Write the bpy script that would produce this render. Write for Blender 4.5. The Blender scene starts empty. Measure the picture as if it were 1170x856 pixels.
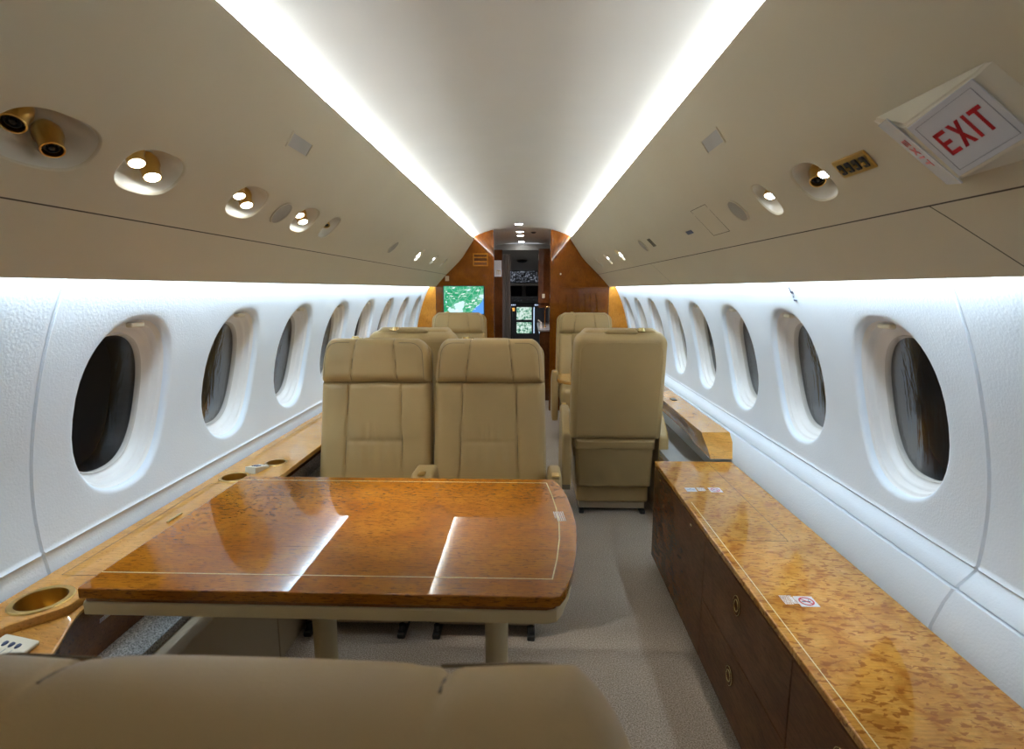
import bpy, bmesh, math, random
from mathutils import Vector, Matrix, noise
random.seed(7)
SC = bpy.context.scene
COL = SC.collection
PI = math.pi

# ------------------------------------------------------------------ materials
def new_mat(name):
    m = bpy.data.materials.new(name); m.use_nodes = True
    nt = m.node_tree; nt.nodes.clear()
    out = nt.nodes.new('ShaderNodeOutputMaterial')
    b = nt.nodes.new('ShaderNodeBsdfPrincipled')
    nt.links.new(b.outputs[0], out.inputs[0])
    return m, nt, b, out

def coords(nt, scale=(1, 1, 1), rot=(0, 0, 0), src='Object'):
    tc = nt.nodes.new('ShaderNodeTexCoord'); mp = nt.nodes.new('ShaderNodeMapping')
    mp.inputs['Scale'].default_value = scale; mp.inputs['Rotation'].default_value = rot
    nt.links.new(tc.outputs[src], mp.inputs[0])
    return mp.outputs[0]

def noise_n(nt, vec, scale, detail=4, rough=.5, dist=0):
    n = nt.nodes.new('ShaderNodeTexNoise')
    n.inputs['Scale'].default_value = scale; n.inputs['Detail'].default_value = detail
    n.inputs['Roughness'].default_value = rough; n.inputs['Distortion'].default_value = dist
    nt.links.new(vec, n.inputs['Vector'])
    return n.outputs[0]

def ramp(nt, fac, stops):
    r = nt.nodes.new('ShaderNodeValToRGB')
    el = r.color_ramp.elements
    while len(el) < len(stops): el.new(.5)
    for e, (p, c) in zip(el, stops):
        e.position = p; e.color = (c[0], c[1], c[2], 1) if not isinstance(c, (int, float)) else (c, c, c, 1)
    nt.links.new(fac, r.inputs[0])
    return r.outputs[0]

def mixc(nt, fac, a, b, mode='MIX'):
    m = nt.nodes.new('ShaderNodeMix'); m.data_type = 'RGBA'; m.blend_type = mode
    if isinstance(fac, (int, float)): m.inputs[0].default_value = fac
    else: nt.links.new(fac, m.inputs[0])
    for i, v in ((6, a), (7, b)):
        if isinstance(v, tuple): m.inputs[i].default_value = (*v[:3], 1)
        else: nt.links.new(v, m.inputs[i])
    return m.outputs[2]

def bump(nt, b, h, strength, dist):
    n = nt.nodes.new('ShaderNodeBump'); n.inputs['Strength'].default_value = strength
    n.inputs['Distance'].default_value = dist
    nt.links.new(h, n.inputs['Height']); nt.links.new(n.outputs[0], b.inputs['Normal'])

def plain(name, c, rough=.5, metal=0, coat=0, bumps=None, spec=.5, var=0):
    m, nt, b, out = new_mat(name)
    b.inputs['Roughness'].default_value = rough; b.inputs['Metallic'].default_value = metal
    b.inputs['Coat Weight'].default_value = coat; b.inputs['Coat Roughness'].default_value = .04
    b.inputs['Specular IOR Level'].default_value = spec
    v = coords(nt)
    n = noise_n(nt, v, 6, 3)
    lo = tuple(x * (1 - var) for x in c); hi = tuple(min(1, x * (1 + var)) for x in c)
    nt.links.new(ramp(nt, n, [(.3, lo), (.7, hi)]), b.inputs['Base Color'])
    if bumps:
        sc, st, di = bumps
        bump(nt, b, noise_n(nt, v, sc, 3), st, di)
    return m

def emit(name, c, strength):
    m = bpy.data.materials.new(name); m.use_nodes = True
    nt = m.node_tree; nt.nodes.clear()
    out = nt.nodes.new('ShaderNodeOutputMaterial'); e = nt.nodes.new('ShaderNodeEmission')
    e.inputs[0].default_value = (*c, 1); e.inputs[1].default_value = strength
    nt.links.new(e.outputs[0], out.inputs[0])
    return m

def wood(name, base, dark, light, fleck, grain='x', coat=1.0, rough=.25, fleckamt=.62, fsc=60, fst=3.5, fig=5.5):
    """lacquered veneer: fine streaks along the grain, short dark flecks, soft figure"""
    m, nt, b, out = new_mat(name)
    s = {'x': (1, 7, 7), 'y': (7, 1, 7), 'z': (7, 7, 1)}[grain]
    v = coords(nt, s)
    v2 = coords(nt)
    fine = noise_n(nt, v, 26, 5, .6, .3)
    figure = noise_n(nt, v2, fig, 5, .6, 1.2)
    fl = noise_n(nt, coords(nt, {'x': (1, fst, fst), 'y': (fst, 1, fst), 'z': (fst, fst, 1)}[grain]), fsc, 3, .5, .6)
    col = ramp(nt, figure, [(.3, dark), (.5, base), (.72, light)])
    f2 = ramp(nt, fine, [(.35, .72), (.6, 1.06)])
    col = mixc(nt, .75, col, f2, 'MULTIPLY')
    ff = ramp(nt, fl, [(fleckamt, 0.0), (fleckamt + .035, 1.0)])
    mu = nt.nodes.new('ShaderNodeMath'); mu.operation = 'MULTIPLY'; mu.inputs[1].default_value = .8
    nt.links.new(ff, mu.inputs[0])
    col = mixc(nt, mu.outputs[0], col, fleck)
    nt.links.new(col, b.inputs['Base Color'])
    b.inputs['Roughness'].default_value = rough
    b.inputs['Coat Weight'].default_value = coat; b.inputs['Coat Roughness'].default_value = .015
    b.inputs['Coat IOR'].default_value = 1.45
    b.inputs['Specular IOR Level'].default_value = .03
    return m

M = {}
M['leather'] = plain('leather', (.47, .325, .140), .42, bumps=(420, .10, .002), var=.03, spec=.4)
M['leather_shade'] = plain('leather_piping', (.17, .125, .07), .6)
M['vinyl'] = plain('overhead_vinyl', (.60, .53, .385), .55, bumps=(700, .08, .001), var=.012, spec=.3)
M['ceil'] = plain('ceiling_cloth', (.70, .665, .60), .7, bumps=(300, .15, .002), var=.015, spec=.2)
M['wallcloth'] = plain('wall_cloth', (.78, .84, .91), .75, bumps=(170, .24, .003), var=.015, spec=.25)
M['reveal'] = plain('window_reveal_plastic', (.82, .80, .78), .30, spec=.5)
M['gasket'] = plain('window_gasket', (.60, .57, .53), .35)
M['black'] = plain('black', (.008, .008, .010), .5)
M['rubber'] = plain('dark_rail', (.02, .02, .02), .45)
M['brass'] = plain('brass', (.72, .50, .17), .28, metal=1, bumps=(260, .06, .001))
M['gold'] = plain('polished_gold', (.80, .60, .27), .16, metal=1)
M['goldline'] = plain('gold_inlay', (.80, .68, .36), .3, metal=.35)
M['ivory'] = plain('ivory_plastic', (.74, .68, .54), .3, coat=.3)
M['cream'] = plain('cream_leather_trim', (.60, .50, .30), .4, bumps=(420, .08, .002), var=.02)
M['white'] = plain('white_print', (.85, .85, .87), .4)
M['red'] = plain('red_print', (.45, .012, .02), .4)
M['signface'] = plain('sign_face', (.70, .71, .74), .25, coat=.3)
M['ink'] = plain('grey_ink', (.25, .26, .3), .5)
M['blueink'] = plain('blue_ink', (.06, .08, .16), .4)
M['grille'] = plain('grey_grille', (.42, .40, .37), .5, var=.1)
M['beige_panel'] = plain('side_panel_vinyl', (.42, .33, .22), .5, bumps=(500, .08, .001))
M['pocket'] = plain('recess_plastic', (.70, .65, .55), .35, coat=.2)
M['counter'] = plain('white_counter', (.75, .76, .8), .2, coat=.5)
M['darkgrey'] = plain('cockpit_grey', (.05, .052, .06), .5)
M['midgrey'] = plain('cockpit_lining', (.30, .28, .25), .6)
M['curtain'] = plain('curtain_cloth', (.55, .49, .45), .8, bumps=(200, .2, .003))
M['table_wood'] = wood('table_burl', (.39, .135, .009), (.31, .095, .006), (.46, .18, .014), (.11, .030, .004), 'x', fleckamt=.572, fsc=52, fst=6)
M['ledge_wood'] = wood('ledge_veneer', (.56, .27, .058), (.48, .21, .038), (.63, .33, .085), (.24, .09, .02), 'x', fleckamt=.63, fsc=90, fst=3)
M['cred_wood'] = wood('credenza_burl', (.54, .25, .042), (.36, .13, .016), (.64, .34, .078), (.24, .075, .010), 'x', fleckamt=.56, fsc=42, fst=2.2, fig=11)
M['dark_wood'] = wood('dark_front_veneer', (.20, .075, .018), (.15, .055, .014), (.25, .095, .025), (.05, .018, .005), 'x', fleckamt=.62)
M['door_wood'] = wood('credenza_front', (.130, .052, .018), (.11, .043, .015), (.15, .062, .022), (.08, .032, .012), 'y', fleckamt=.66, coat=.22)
M['bulk_wood'] = wood('bulkhead_veneer', (.21, .058, .004), (.17, .045, .003), (.25, .075, .007), (.10, .026, .003), 'z', fleckamt=.63, coat=.7)
M['bulk_lit'] = wood('bulkhead_veneer_lit', (.46, .175, .018), (.40, .145, .015), (.52, .21, .03), (.2, .07, .008), 'z', fleckamt=.63, coat=.7)  # lighter copy of the bulkhead veneer, cove light put into its colour
M['galley_wood'] = wood('galley_veneer', (.13, .045, .014), (.09, .032, .01), (.17, .06, .02), (.04, .012, .004), 'z', fleckamt=.64)

LEDC = (.78, .89, 1.0)
M['led_ceiling'] = emit('led_ceiling', LEDC, 108)
M['led_wall'] = emit('led_wall', (.68, .85, 1.0), 66)
M['lamp'] = emit('lamp_face', (.88, .95, 1.0), 34)
M['downlight'] = emit('downlight_face', (.92, .97, 1.0), 45)

def carpet_mat(name, a, b_, sc):
    m, nt, b, out = new_mat(name)
    v = coords(nt)
    n = noise_n(nt, v, sc, 2, .7)
    n2 = noise_n(nt, v, 4, 3)
    c = ramp(nt, n, [(.38, a), (.62, b_)])
    c = mixc(nt, .25, c, ramp(nt, n2, [(.3, .7), (.7, 1.0)]), 'MULTIPLY')
    nt.links.new(c, b.inputs['Base Color']); b.inputs['Roughness'].default_value = .95
    b.inputs['Specular IOR Level'].default_value = .1
    bump(nt, b, n, .6, .006)
    return m
M['carpet'] = carpet_mat('carpet', (.27, .22, .175), (.62, .53, .44), 230)
M['carpet_strip'] = carpet_mat('carpet_strip', (.14, .135, .125), (.62, .60, .56), 330)

def glass_mat():
    m = bpy.data.materials.new('window_pane'); m.use_nodes = True
    nt = m.node_tree; nt.nodes.clear()
    out = nt.nodes.new('ShaderNodeOutputMaterial')
    g = nt.nodes.new('ShaderNodeBsdfGlossy'); g.inputs['Roughness'].default_value = .03
    t = nt.nodes.new('ShaderNodeBsdfTransparent'); t.inputs[0].default_value = (.8, .8, .82, 1)
    f = nt.nodes.new('ShaderNodeFresnel'); f.inputs[0].default_value = 1.17
    # faint wavy scratches on the acrylic
    tc = nt.nodes.new('ShaderNodeTexCoord'); mp = nt.nodes.new('ShaderNodeMapping')
    mp.inputs['Scale'].default_value = (1, 1, .05); mp.inputs['Rotation'].default_value = (.25, 0, 0)
    nt.links.new(tc.outputs['Object'], mp.inputs[0])
    n = nt.nodes.new('ShaderNodeTexNoise'); n.inputs['Scale'].default_value = 30; n.inputs['Detail'].default_value = 3
    nt.links.new(mp.outputs[0], n.inputs['Vector'])
    bp = nt.nodes.new('ShaderNodeBump'); bp.inputs['Strength'].default_value = .6; bp.inputs['Distance'].default_value = .006
    nt.links.new(n.outputs[0], bp.inputs['Height']); nt.links.new(bp.outputs[0], g.inputs['Normal'])
    mx = nt.nodes.new('ShaderNodeMixShader')
    mm = nt.nodes.new('ShaderNodeMath'); mm.operation = 'MULTIPLY'; mm.inputs[1].default_value = .28; nt.links.new(f.outputs[0], mm.inputs[0])
    nt.links.new(mm.outputs[0], mx.inputs[0]); nt.links.new(t.outputs[0], mx.inputs[1]); nt.links.new(g.outputs[0], mx.inputs[2])
    nt.links.new(mx.outputs[0], out.inputs[0])
    return m
M['glass'] = glass_mat()

def map_mat():
    m = bpy.data.materials.new('moving_map_screen'); m.use_nodes = True
    nt = m.node_tree; nt.nodes.clear()
    out = nt.nodes.new('ShaderNodeOutputMaterial'); e = nt.nodes.new('ShaderNodeEmission')
    v = coords(nt)
    n = noise_n(nt, v, 9, 5, .6)
    c = ramp(nt, n, [(.30, (.02, .25, .10)), (.48, (.03, .36, .17)), (.60, (.16, .48, .30)), (.70, (.30, .60, .45))])
    vo = nt.nodes.new('ShaderNodeTexVoronoi'); vo.feature = 'DISTANCE_TO_EDGE'; vo.inputs['Scale'].default_value = 17
    nt.links.new(v, vo.inputs['Vector'])
    lines = ramp(nt, vo.outputs['Distance'], [(.0, .8), (.03, 0.0)])
    c = mixc(nt, lines, c, (.65, .85, .78))
    w = noise_n(nt, v, 6.5, 3, .5)
    lake = ramp(nt, w, [(.565, 0.0), (.58, 1.0)])
    c = mixc(nt, lake, c, (.62, .86, .95))
    nt.links.new(c, e.inputs[0]); e.inputs[1].default_value = .95
    nt.links.new(e.outputs[0], out.inputs[0])
    return m
M['map'] = map_mat()
M['sea'] = emit('map_sea', (.12, .36, .9), .9)

def instr_mat(name, base, dot, scale, thr, strength, bg=.0):
    m, nt, b, out = new_mat(name)
    v = coords(nt)
    n = noise_n(nt, v, scale, 2, .7)
    f = ramp(nt, n, [(thr, 0.0), (thr + .05, 1.0)])
    b.inputs['Base Color'].default_value = (*base, 1)
    nt.links.new(mixc(nt, f, tuple(x * bg for x in dot), dot), b.inputs['Emission Color'])
    b.inputs['Emission Strength'].default_value = strength
    b.inputs['Roughness'].default_value = .4
    return m
M['switches'] = instr_mat('switch_panel', (.02, .022, .03), (.45, .5, .6), 55, .55, .55)
M['glare'] = instr_mat('glareshield_dials', (.01, .01, .012), (.25, .28, .32), 45, .62, .5)
def display_mat():
    m, nt, b, out = new_mat('flight_display')
    v = coords(nt)
    n = noise_n(nt, v, 30, 3, .6)
    c = ramp(nt, n, [(.36, (.02, .07, .06)), (.43, (.08, .35, .22)), (.49, (.45, .62, .50)), (.6, (.68, .82, .78))])
    b.inputs['Base Color'].default_value = (0, 0, 0, 1)
    nt.links.new(c, b.inputs['Emission Color']); b.inputs['Emission Strength'].default_value = .85
    return m
M['display'] = display_mat()
M['litedge'] = emit('lit_console_edge', (.55, .75, 1.0), 1.0)

# ------------------------------------------------------------------ mesh helpers
def link(name, bm, mat, parent=None, angle=40, smooth=True, kind=None):
    bmesh.ops.recalc_face_normals(bm, faces=bm.faces)
    th = math.radians(angle)
    for f in bm.faces: f.smooth = smooth
    if smooth:
        for e in bm.edges:
            if len(e.link_faces) == 2 and e.calc_face_angle(0) > th: e.smooth = False
    me = bpy.data.meshes.new(name); bm.to_mesh(me); bm.free()
    for m in (mat if isinstance(mat, (list, tuple)) else [mat]):
        me.materials.append(M[m] if isinstance(m, str) else m)
    o = bpy.data.objects.new(name, me); COL.objects.link(o)
    if smooth and len(me.polygons) < 2500:
        w = o.modifiers.new('weighted', 'WEIGHTED_NORMAL'); w.keep_sharp = True; w.weight = 100
    if parent is not None: o.parent = parent
    if kind: o['kind'] = kind
    return o

def struct(name, bm, mat, angle=40, parent=None, smooth=True):
    return link(name, bm, mat, parent, angle, smooth, None if parent else 'structure')

def thing(name, label, cat, loc=(0, 0, 0), rz=0, group=None):
    o = bpy.data.objects.new(name, None); COL.objects.link(o); o.empty_display_size = .05
    o.location = loc; o.rotation_euler = (0, 0, rz)
    o['label'] = label; o['category'] = cat
    if group: o['group'] = group
    return o

def tag(o, label, cat, group=None):
    o['label'] = label; o['category'] = cat
    if group: o['group'] = group
    return o

def box(bm, x0, x1, y0, y1, z0, z1, bev=0, seg=2, mtx=None):
    r = bmesh.ops.create_cube(bm, size=1)
    vs = r['verts']
    for v in vs:
        v.co = Vector(((x0 + x1) / 2 + v.co.x * (x1 - x0), (y0 + y1) / 2 + v.co.y * (y1 - y0), (z0 + z1) / 2 + v.co.z * (z1 - z0)))
    if bev:
        es = list({e for v in vs for e in v.link_edges})
        g = bmesh.ops.bevel(bm, geom=es, offset=bev, segments=seg, profile=.5, affect='EDGES')
        vs = list({v for f in g['faces'] for v in f.verts} | {v for v in vs if v.is_valid})
    if mtx is not None:
        for v in vs: v.co = mtx @ v.co
    return vs

def bbox(*a, **k):
    bm = bmesh.new(); box(bm, *a, **k); return bm

def prism(bm, pts, y0, y1, axis='y', bev=0, seg=2):
    """closed polygon pts extruded along an axis. axis y: pts=(x,z); axis z: pts=(x,y); axis x: pts=(y,z)"""
    def P(p, t):
        return {'y': (p[0], t, p[1]), 'z': (p[0], p[1], t), 'x': (t, p[0], p[1])}[axis]
    a = [bm.verts.new(P(p, y0)) for p in pts]; b = [bm.verts.new(P(p, y1)) for p in pts]
    n = len(pts); fs = []
    fs.append(bm.faces.new(a)); fs.append(bm.faces.new(b[::-1]))
    for i in range(n): fs.append(bm.faces.new((a[i], a[(i + 1) % n], b[(i + 1) % n], b[i])))
    if bev:
        es = list({e for f in fs[:2] for e in f.edges})
        bmesh.ops.bevel(bm, geom=es, offset=bev, segments=seg, profile=.5, affect='EDGES')
    return a + b

def lathe(bm, prof, n=32, mtx=None):
    rings = []
    for r, z in prof:
        if r < 1e-6: ring = [bm.verts.new((0, 0, z))]
        else: ring = [bm.verts.new((r * math.cos(2 * PI * i / n), r * math.sin(2 * PI * i / n), z)) for i in range(n)]
        rings.append(ring)
    for a, b in zip(rings, rings[1:]):
        for i in range(n):
            j = (i + 1) % n
            if len(a) == 1 and len(b) == 1: continue
            if len(a) == 1: bm.faces.new((a[0], b[i], b[j]))
            elif len(b) == 1: bm.faces.new((a[i], a[j], b[0]))
            else: bm.faces.new((a[i], a[j], b[j], b[i]))
    vs = [v for r in rings for v in r]
    if mtx is not None:
        for v in vs: v.co = mtx @ v.co
    return vs

def tube(bm, pts, r, n=10, closed=False):
    pts = [Vector(p) for p in pts]; rings = []
    N = len(pts); rr = r if isinstance(r, (list, tuple)) else [r] * N
    up = Vector((0, 0, 1))
    for i, p in enumerate(pts):
        a = pts[(i - 1) % N] if closed or i > 0 else p; b = pts[(i + 1) % N] if closed or i < N - 1 else p
        t = (b - a).normalized()
        u = t.cross(up)
        if u.length < .05: u = t.cross(Vector((1, 0, 0)))
        u.normalize(); w = t.cross(u).normalized()
        rings.append([bm.verts.new(p + (u * math.cos(2 * PI * k / n) + w * math.sin(2 * PI * k / n)) * rr[i]) for k in range(n)])
    m = N if closed else N - 1
    for i in range(m):
        a, b = rings[i], rings[(i + 1) % N]
        for k in range(n): bm.faces.new((a[k], a[(k + 1) % n], b[(k + 1) % n], b[k]))
    if not closed:
        bm.faces.new(rings[0][::-1]); bm.faces.new(rings[-1])

def sheet(bm, rows, close=False):
    vr = [[bm.verts.new(p) for p in r] for r in rows]
    for a, b in zip(vr, vr[1:]):
        m = len(a) if close else len(a) - 1
        for i in range(m):
            j = (i + 1) % len(a)
            bm.faces.new((a[i], a[j], b[j], b[i]))
    return vr

def lerp(a, b, t): return a + (b - a) * t

def frame_mtx(o, ex, ey, ez):
    m = Matrix.Identity(4)
    for i, v in enumerate((ex, ey, ez)):
        v = Vector(v).normalized()
        for j in range(3): m[j][i] = v[j]
    for j in range(3): m[j][3] = o[j]
    return m

# ------------------------------------------------------------------ cabin section
Y0, Y1 = -.75, 5.66           # aft end (behind the camera) and forward bulkhead
WT = [(1.40, .895), (1.31, .950), (1.20, 1.003), (1.10, 1.040), (.98, 1.074), (.86, 1.098), (.75, 1.106), (.65, 1.100), (.56, 1.085)]
def wallx(z):
    T = WT
    if z >= T[0][0]: return T[0][1]
    if z <= T[-1][0]: return T[-1][1]
    for i in range(len(T) - 1):
        z1, x1 = T[i]; z2, x2 = T[i + 1]
        if z <= z1 and z >= z2:
            z0, x0 = T[max(i - 1, 0)]; z3, x3 = T[min(i + 2, len(T) - 1)]
            t = (z - z1) / (z2 - z1)
            m1 = (x2 - x0) / (z2 - z0) * (z2 - z1) if i > 0 else (x2 - x1)
            m2 = (x3 - x1) / (z3 - z1) * (z2 - z1) if i < len(T) - 2 else (x2 - x1)
            return ((2 * t ** 3 - 3 * t * t + 1) * x1 + (t ** 3 - 2 * t * t + t) * m1 + (-2 * t ** 3 + 3 * t * t) * x2 + (t ** 3 - t * t) * m2)
WY0, WP, WN = 1.486, .556, 8
WA, WB, WZ = .176, .240, .955     # window opening: half width, half height, centre height
CZ0, CZ1 = .68, 1.23
def sup(th, a, b, n=2.35):
    c, s = math.cos(th), math.sin(th)
    return a * math.copysign(abs(c) ** (2 / n), c), b * math.copysign(abs(s) ** (2 / n), s)
SEAM_Y = 1.190

def build_wall(side, name):
    bm = bmesh.new()
    zs_top = [1.375, 1.34, 1.31, 1.285, 1.26, CZ1]
    zc = [lerp(CZ1, CZ0, i / 12) for i in range(13)]
    if side < 0: low = [(.66, wallx(.66)), (.652, wallx(.652)), (.6475, wallx(.648) - .004), (.643, wallx(.643)), (.62, 1.094), (.56, 1.085), (.30, 1.03), (0, .93)]
    else: low = [(.66, wallx(.66)), (.652, wallx(.652)), (.6475, wallx(.648) - .004), (.643, wallx(.643)), (.625, 1.083), (.601, 1.060), (.5975, 1.060), (.597, 1.066), (.594, 1.066), (.5935, 1.052), (.56, 1.034), (.50, 1.012), (.30, .99), (.0, .93)]
    X = lambda z, off=0: side * (wallx(z) + off)
    def lowx(z, o): return side * o
    # aft plain part with the panel seam groove
    ys = [Y0, -.2, .3, .8, SEAM_Y - .006, SEAM_Y - .002, SEAM_Y + .002, SEAM_Y + .0055]
    go = [0, 0, 0, 0, 0, .006, .006, 0]
    allz = zs_top + zc[1:] + [l[0] for l in low]
    def px(z, k): 
        if k >= len(zs_top) + 12: return lowx(z, low[k - len(zs_top) - 12][1])
        return X(z)
    sheet(bm, [[(px(z, k) + side * go[i], y, z) for k, z in enumerate(allz)] for i, y in enumerate(ys)])
    # top band and lower band, whole length
    yr = [WY0 - WP / 2 + WP * k for k in range(WN + 1)]; yr[0] = SEAM_Y + .0055; yr[-1] = Y1
    sheet(bm, [[(X(z), y, z) for z in zs_top] for y in yr])
    sheet(bm, [[(X(CZ0), y, CZ0)] + [(lowx(z, o), y, z) for z, o in low] for y in yr])
    N = 12
    for k in range(WN):
        yc = WY0 + WP * k; ya, yb = yr[k], yr[k + 1]
        per = []
        for i in range(N): per.append((lerp(ya, yb, i / N), CZ1))
        for i in range(N): per.append((yb, lerp(CZ1, CZ0, i / 12)))
        for i in range(N): per.append((lerp(yb, ya, i / N), CZ0))
        for i in range(N): per.append((ya, lerp(CZ0, CZ1, i / 12)))
        rings = [[(X(z), y, z) for y, z in per]]
        for sc, dep in ((1.30, 0), (1.16, 0), (1.075, 0), (1.05, .0008), (1.03, .003), (1.012, .0075), (1.003, .013), (1.0, .020)):
            r = []
            for (y, z) in per:
                th = math.atan2((z - WZ) / (CZ1 - CZ0), (y - yc) / (yb - ya))
                ey, ez = sup(th, WA * sc, WB * sc)
                if sc >= 1.16:
                    t = (1.55 - sc) / .55; 
                    yy, zz = yc + ey, WZ + ez
                    yy = min(max(yy, ya + .004), yb - .004); zz = min(max(zz, CZ0 + .004), CZ1 - .004)
                else: yy, zz = yc + ey, WZ + ez
                r.append((side * (wallx(zz) + dep), yy, zz))
            rings.append(r)
        sheet(bm, rings, close=True)
    bmesh.ops.remove_doubles(bm, verts=bm.verts, dist=.0004)
    return struct(name, bm, 'wallcloth', angle=50)
build_wall(-1, 'wall_left'); build_wall(1, 'wall_right')

def build_window(k, side, idx):
    yc = WY0 + WP * k
    root = bpy.data.objects.new('window_%d' % idx, None); COL.objects.link(root); root['kind'] = 'structure'
    root.location = (0, 0, 0)
    prof = [(1.0, .020), (.994, .023), (.988, .027), (.965, .029), (.957, .031), (.953, .035), (.940, .046), (.925, .049), (.905, .051), (.898, .056), (.868, .067), (.845, .070), (.835, .071)]
    n = 64
    def ring(sc, dep):
        r = []
        for i in range(n):
            ey, ez = sup(2 * PI * i / n, WA * sc, WB * sc)
            r.append((side * (wallx(WZ + ez) + dep), yc + ey, WZ + ez))
        return r
    bm = bmesh.new(); sheet(bm, [ring(*p) for p in prof], close=True)
    link('reveal', bm, 'reveal', root, angle=50)
    bm = bmesh.new(); sheet(bm, [ring(.837, .071), (ring(.831, .068)), ring(.818, .070), ring(.812, .076), ring(.812, .084)], close=True)
    link('window_frame', bm, 'gasket', root, angle=50)
    bm = bmesh.new(); sheet(bm, [ring(.812, .084), ring(.812, .16)], close=True); link('blackout_tube', bm, 'black', root)  # black tube added behind the pane to keep the oval dark
    bm = bmesh.new()
    vs = [bm.verts.new(p) for p in ring(.82, .082)]
    c = bm.verts.new((side * (wallx(WZ) + .082), yc, WZ))
    for i in range(n): bm.faces.new((vs[i], vs[(i + 1) % n], c))
    link('pane', bm, 'glass', root, angle=180)
    # shade pull tab at the top of the opening
    bm = bmesh.new()
    x = wallx(WZ + .225)
    box(bm, -.010, .010, -.026, .026, -.007, .007, .005, 3)
    for v in bm.verts: v.co += Vector((side * (x + .020), yc + .004, WZ + .2255))
    link('shade_tab', bm, 'ivory', root)
i = 0
for side in (-1, 1):
    for k in range(WN):
        i += 1; build_window(k, side, i)
# night outside: black sheets added to close off the windows
for side, nm in ((-1, 'trim_blackout_left'), (1, 'trim_blackout_right')):
    bm = bmesh.new()
    sheet(bm, [[(side * (wallx(z) + .19), y, z) for z in (1.40, 1.2, 1.0, .8, .6, .2)] for y in (Y0, Y1)])
    o = struct(nm, bm, 'black')

# floor, carpet side strips, lower side panels
bm = bmesh.new(); box(bm, -1.0, 1.0, Y0, 9.2, -.03, 0); struct('floor', bm, 'carpet')
bm = bmesh.new(); box(bm, -.96, -.846, Y0, 5.62, .395, .42, .006, 2)
struct('trim_1', bm, 'carpet_strip')
bm = bmesh.new(); box(bm, -.858, -.785, Y0, .9, 0, .394); 
for a, b in ((.904, 1.68), (1.684, 3.0), (3.004, 5.62)): box(bm, -.858, -.785, a, b, 0, .394, .003, 1)
struct('trim_2', bm, 'beige_panel')
bm = bmesh.new(); box(bm, .80, .985, 2.47, 5.62, .37, .40, .006, 2); struct('trim_3', bm, 'carpet_strip')
bm = bmesh.new(); box(bm, .80, .90, 2.47, 5.62, 0, .369, .003, 1); struct('trim_4', bm, 'beige_panel')

# ceiling
CP = [(.56, 1.768), (.535, 1.786), (.49, 1.806), (.44, 1.826), (.38, 1.849), (.31, 1.870), (.22, 1.886), (.11, 1.895), (0, 1.898)]
CP = [(-x, z) for x, z in CP] + [(x, z) for x, z in CP[-2::-1]]
bm = bmesh.new(); sheet(bm, [[(x, y, z) for x, z in CP] for y in (Y0, 1.5, 3.5, Y1 + .07)])
struct('ceiling', bm, 'ceil', angle=60)

# overhead side panels with round pockets
PF = [(.485, 1.785), (.52, 1.733), (.56, 1.673), (.61, 1.598), (.655, 1.547), (.70, 1.503), (.75, 1.4545), (.7785, 1.4265), (.7795, 1.4255), (.80, 1.404), (.845, 1.354), (.889, 1.305)]
# arc-length lookup
SL = [0]
for (a, b), (c, d) in zip(PF, PF[1:]): SL.append(SL[-1] + math.hypot(c - a, d - b))
def panel_pt(side, y, s, h=0):
    """point on the overhead panel at arc length s, h off the surface into the cabin"""
    s = max(0, min(SL[-1], s))
    for i in range(len(PF) - 1):
        if s <= SL[i + 1] + 1e-9: break
    L = SL[i + 1] - SL[i]; u = (s - SL[i]) / L
    dx, dz = (PF[i + 1][0] - PF[i][0]) / L, (PF[i + 1][1] - PF[i][1]) / L
    if h:   # smooth direction
        s2, s1 = min(SL[-1], s + .03), max(0, s - .03)
        a, b = panel_pt(1, 0, s1), panel_pt(1, 0, s2)
        dx, dz = b.x - a.x, b.z - a.z; l = math.hypot(dx, dz); dx /= l; dz /= l
    return Vector((side * (PF[i][0] + u * (PF[i + 1][0] - PF[i][0]) + h * dz), y, PF[i][1] + u * (PF[i + 1][1] - PF[i][1]) - h * dx))
SA, SB = .275, .415            # band of arc length the pockets sit in
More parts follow.
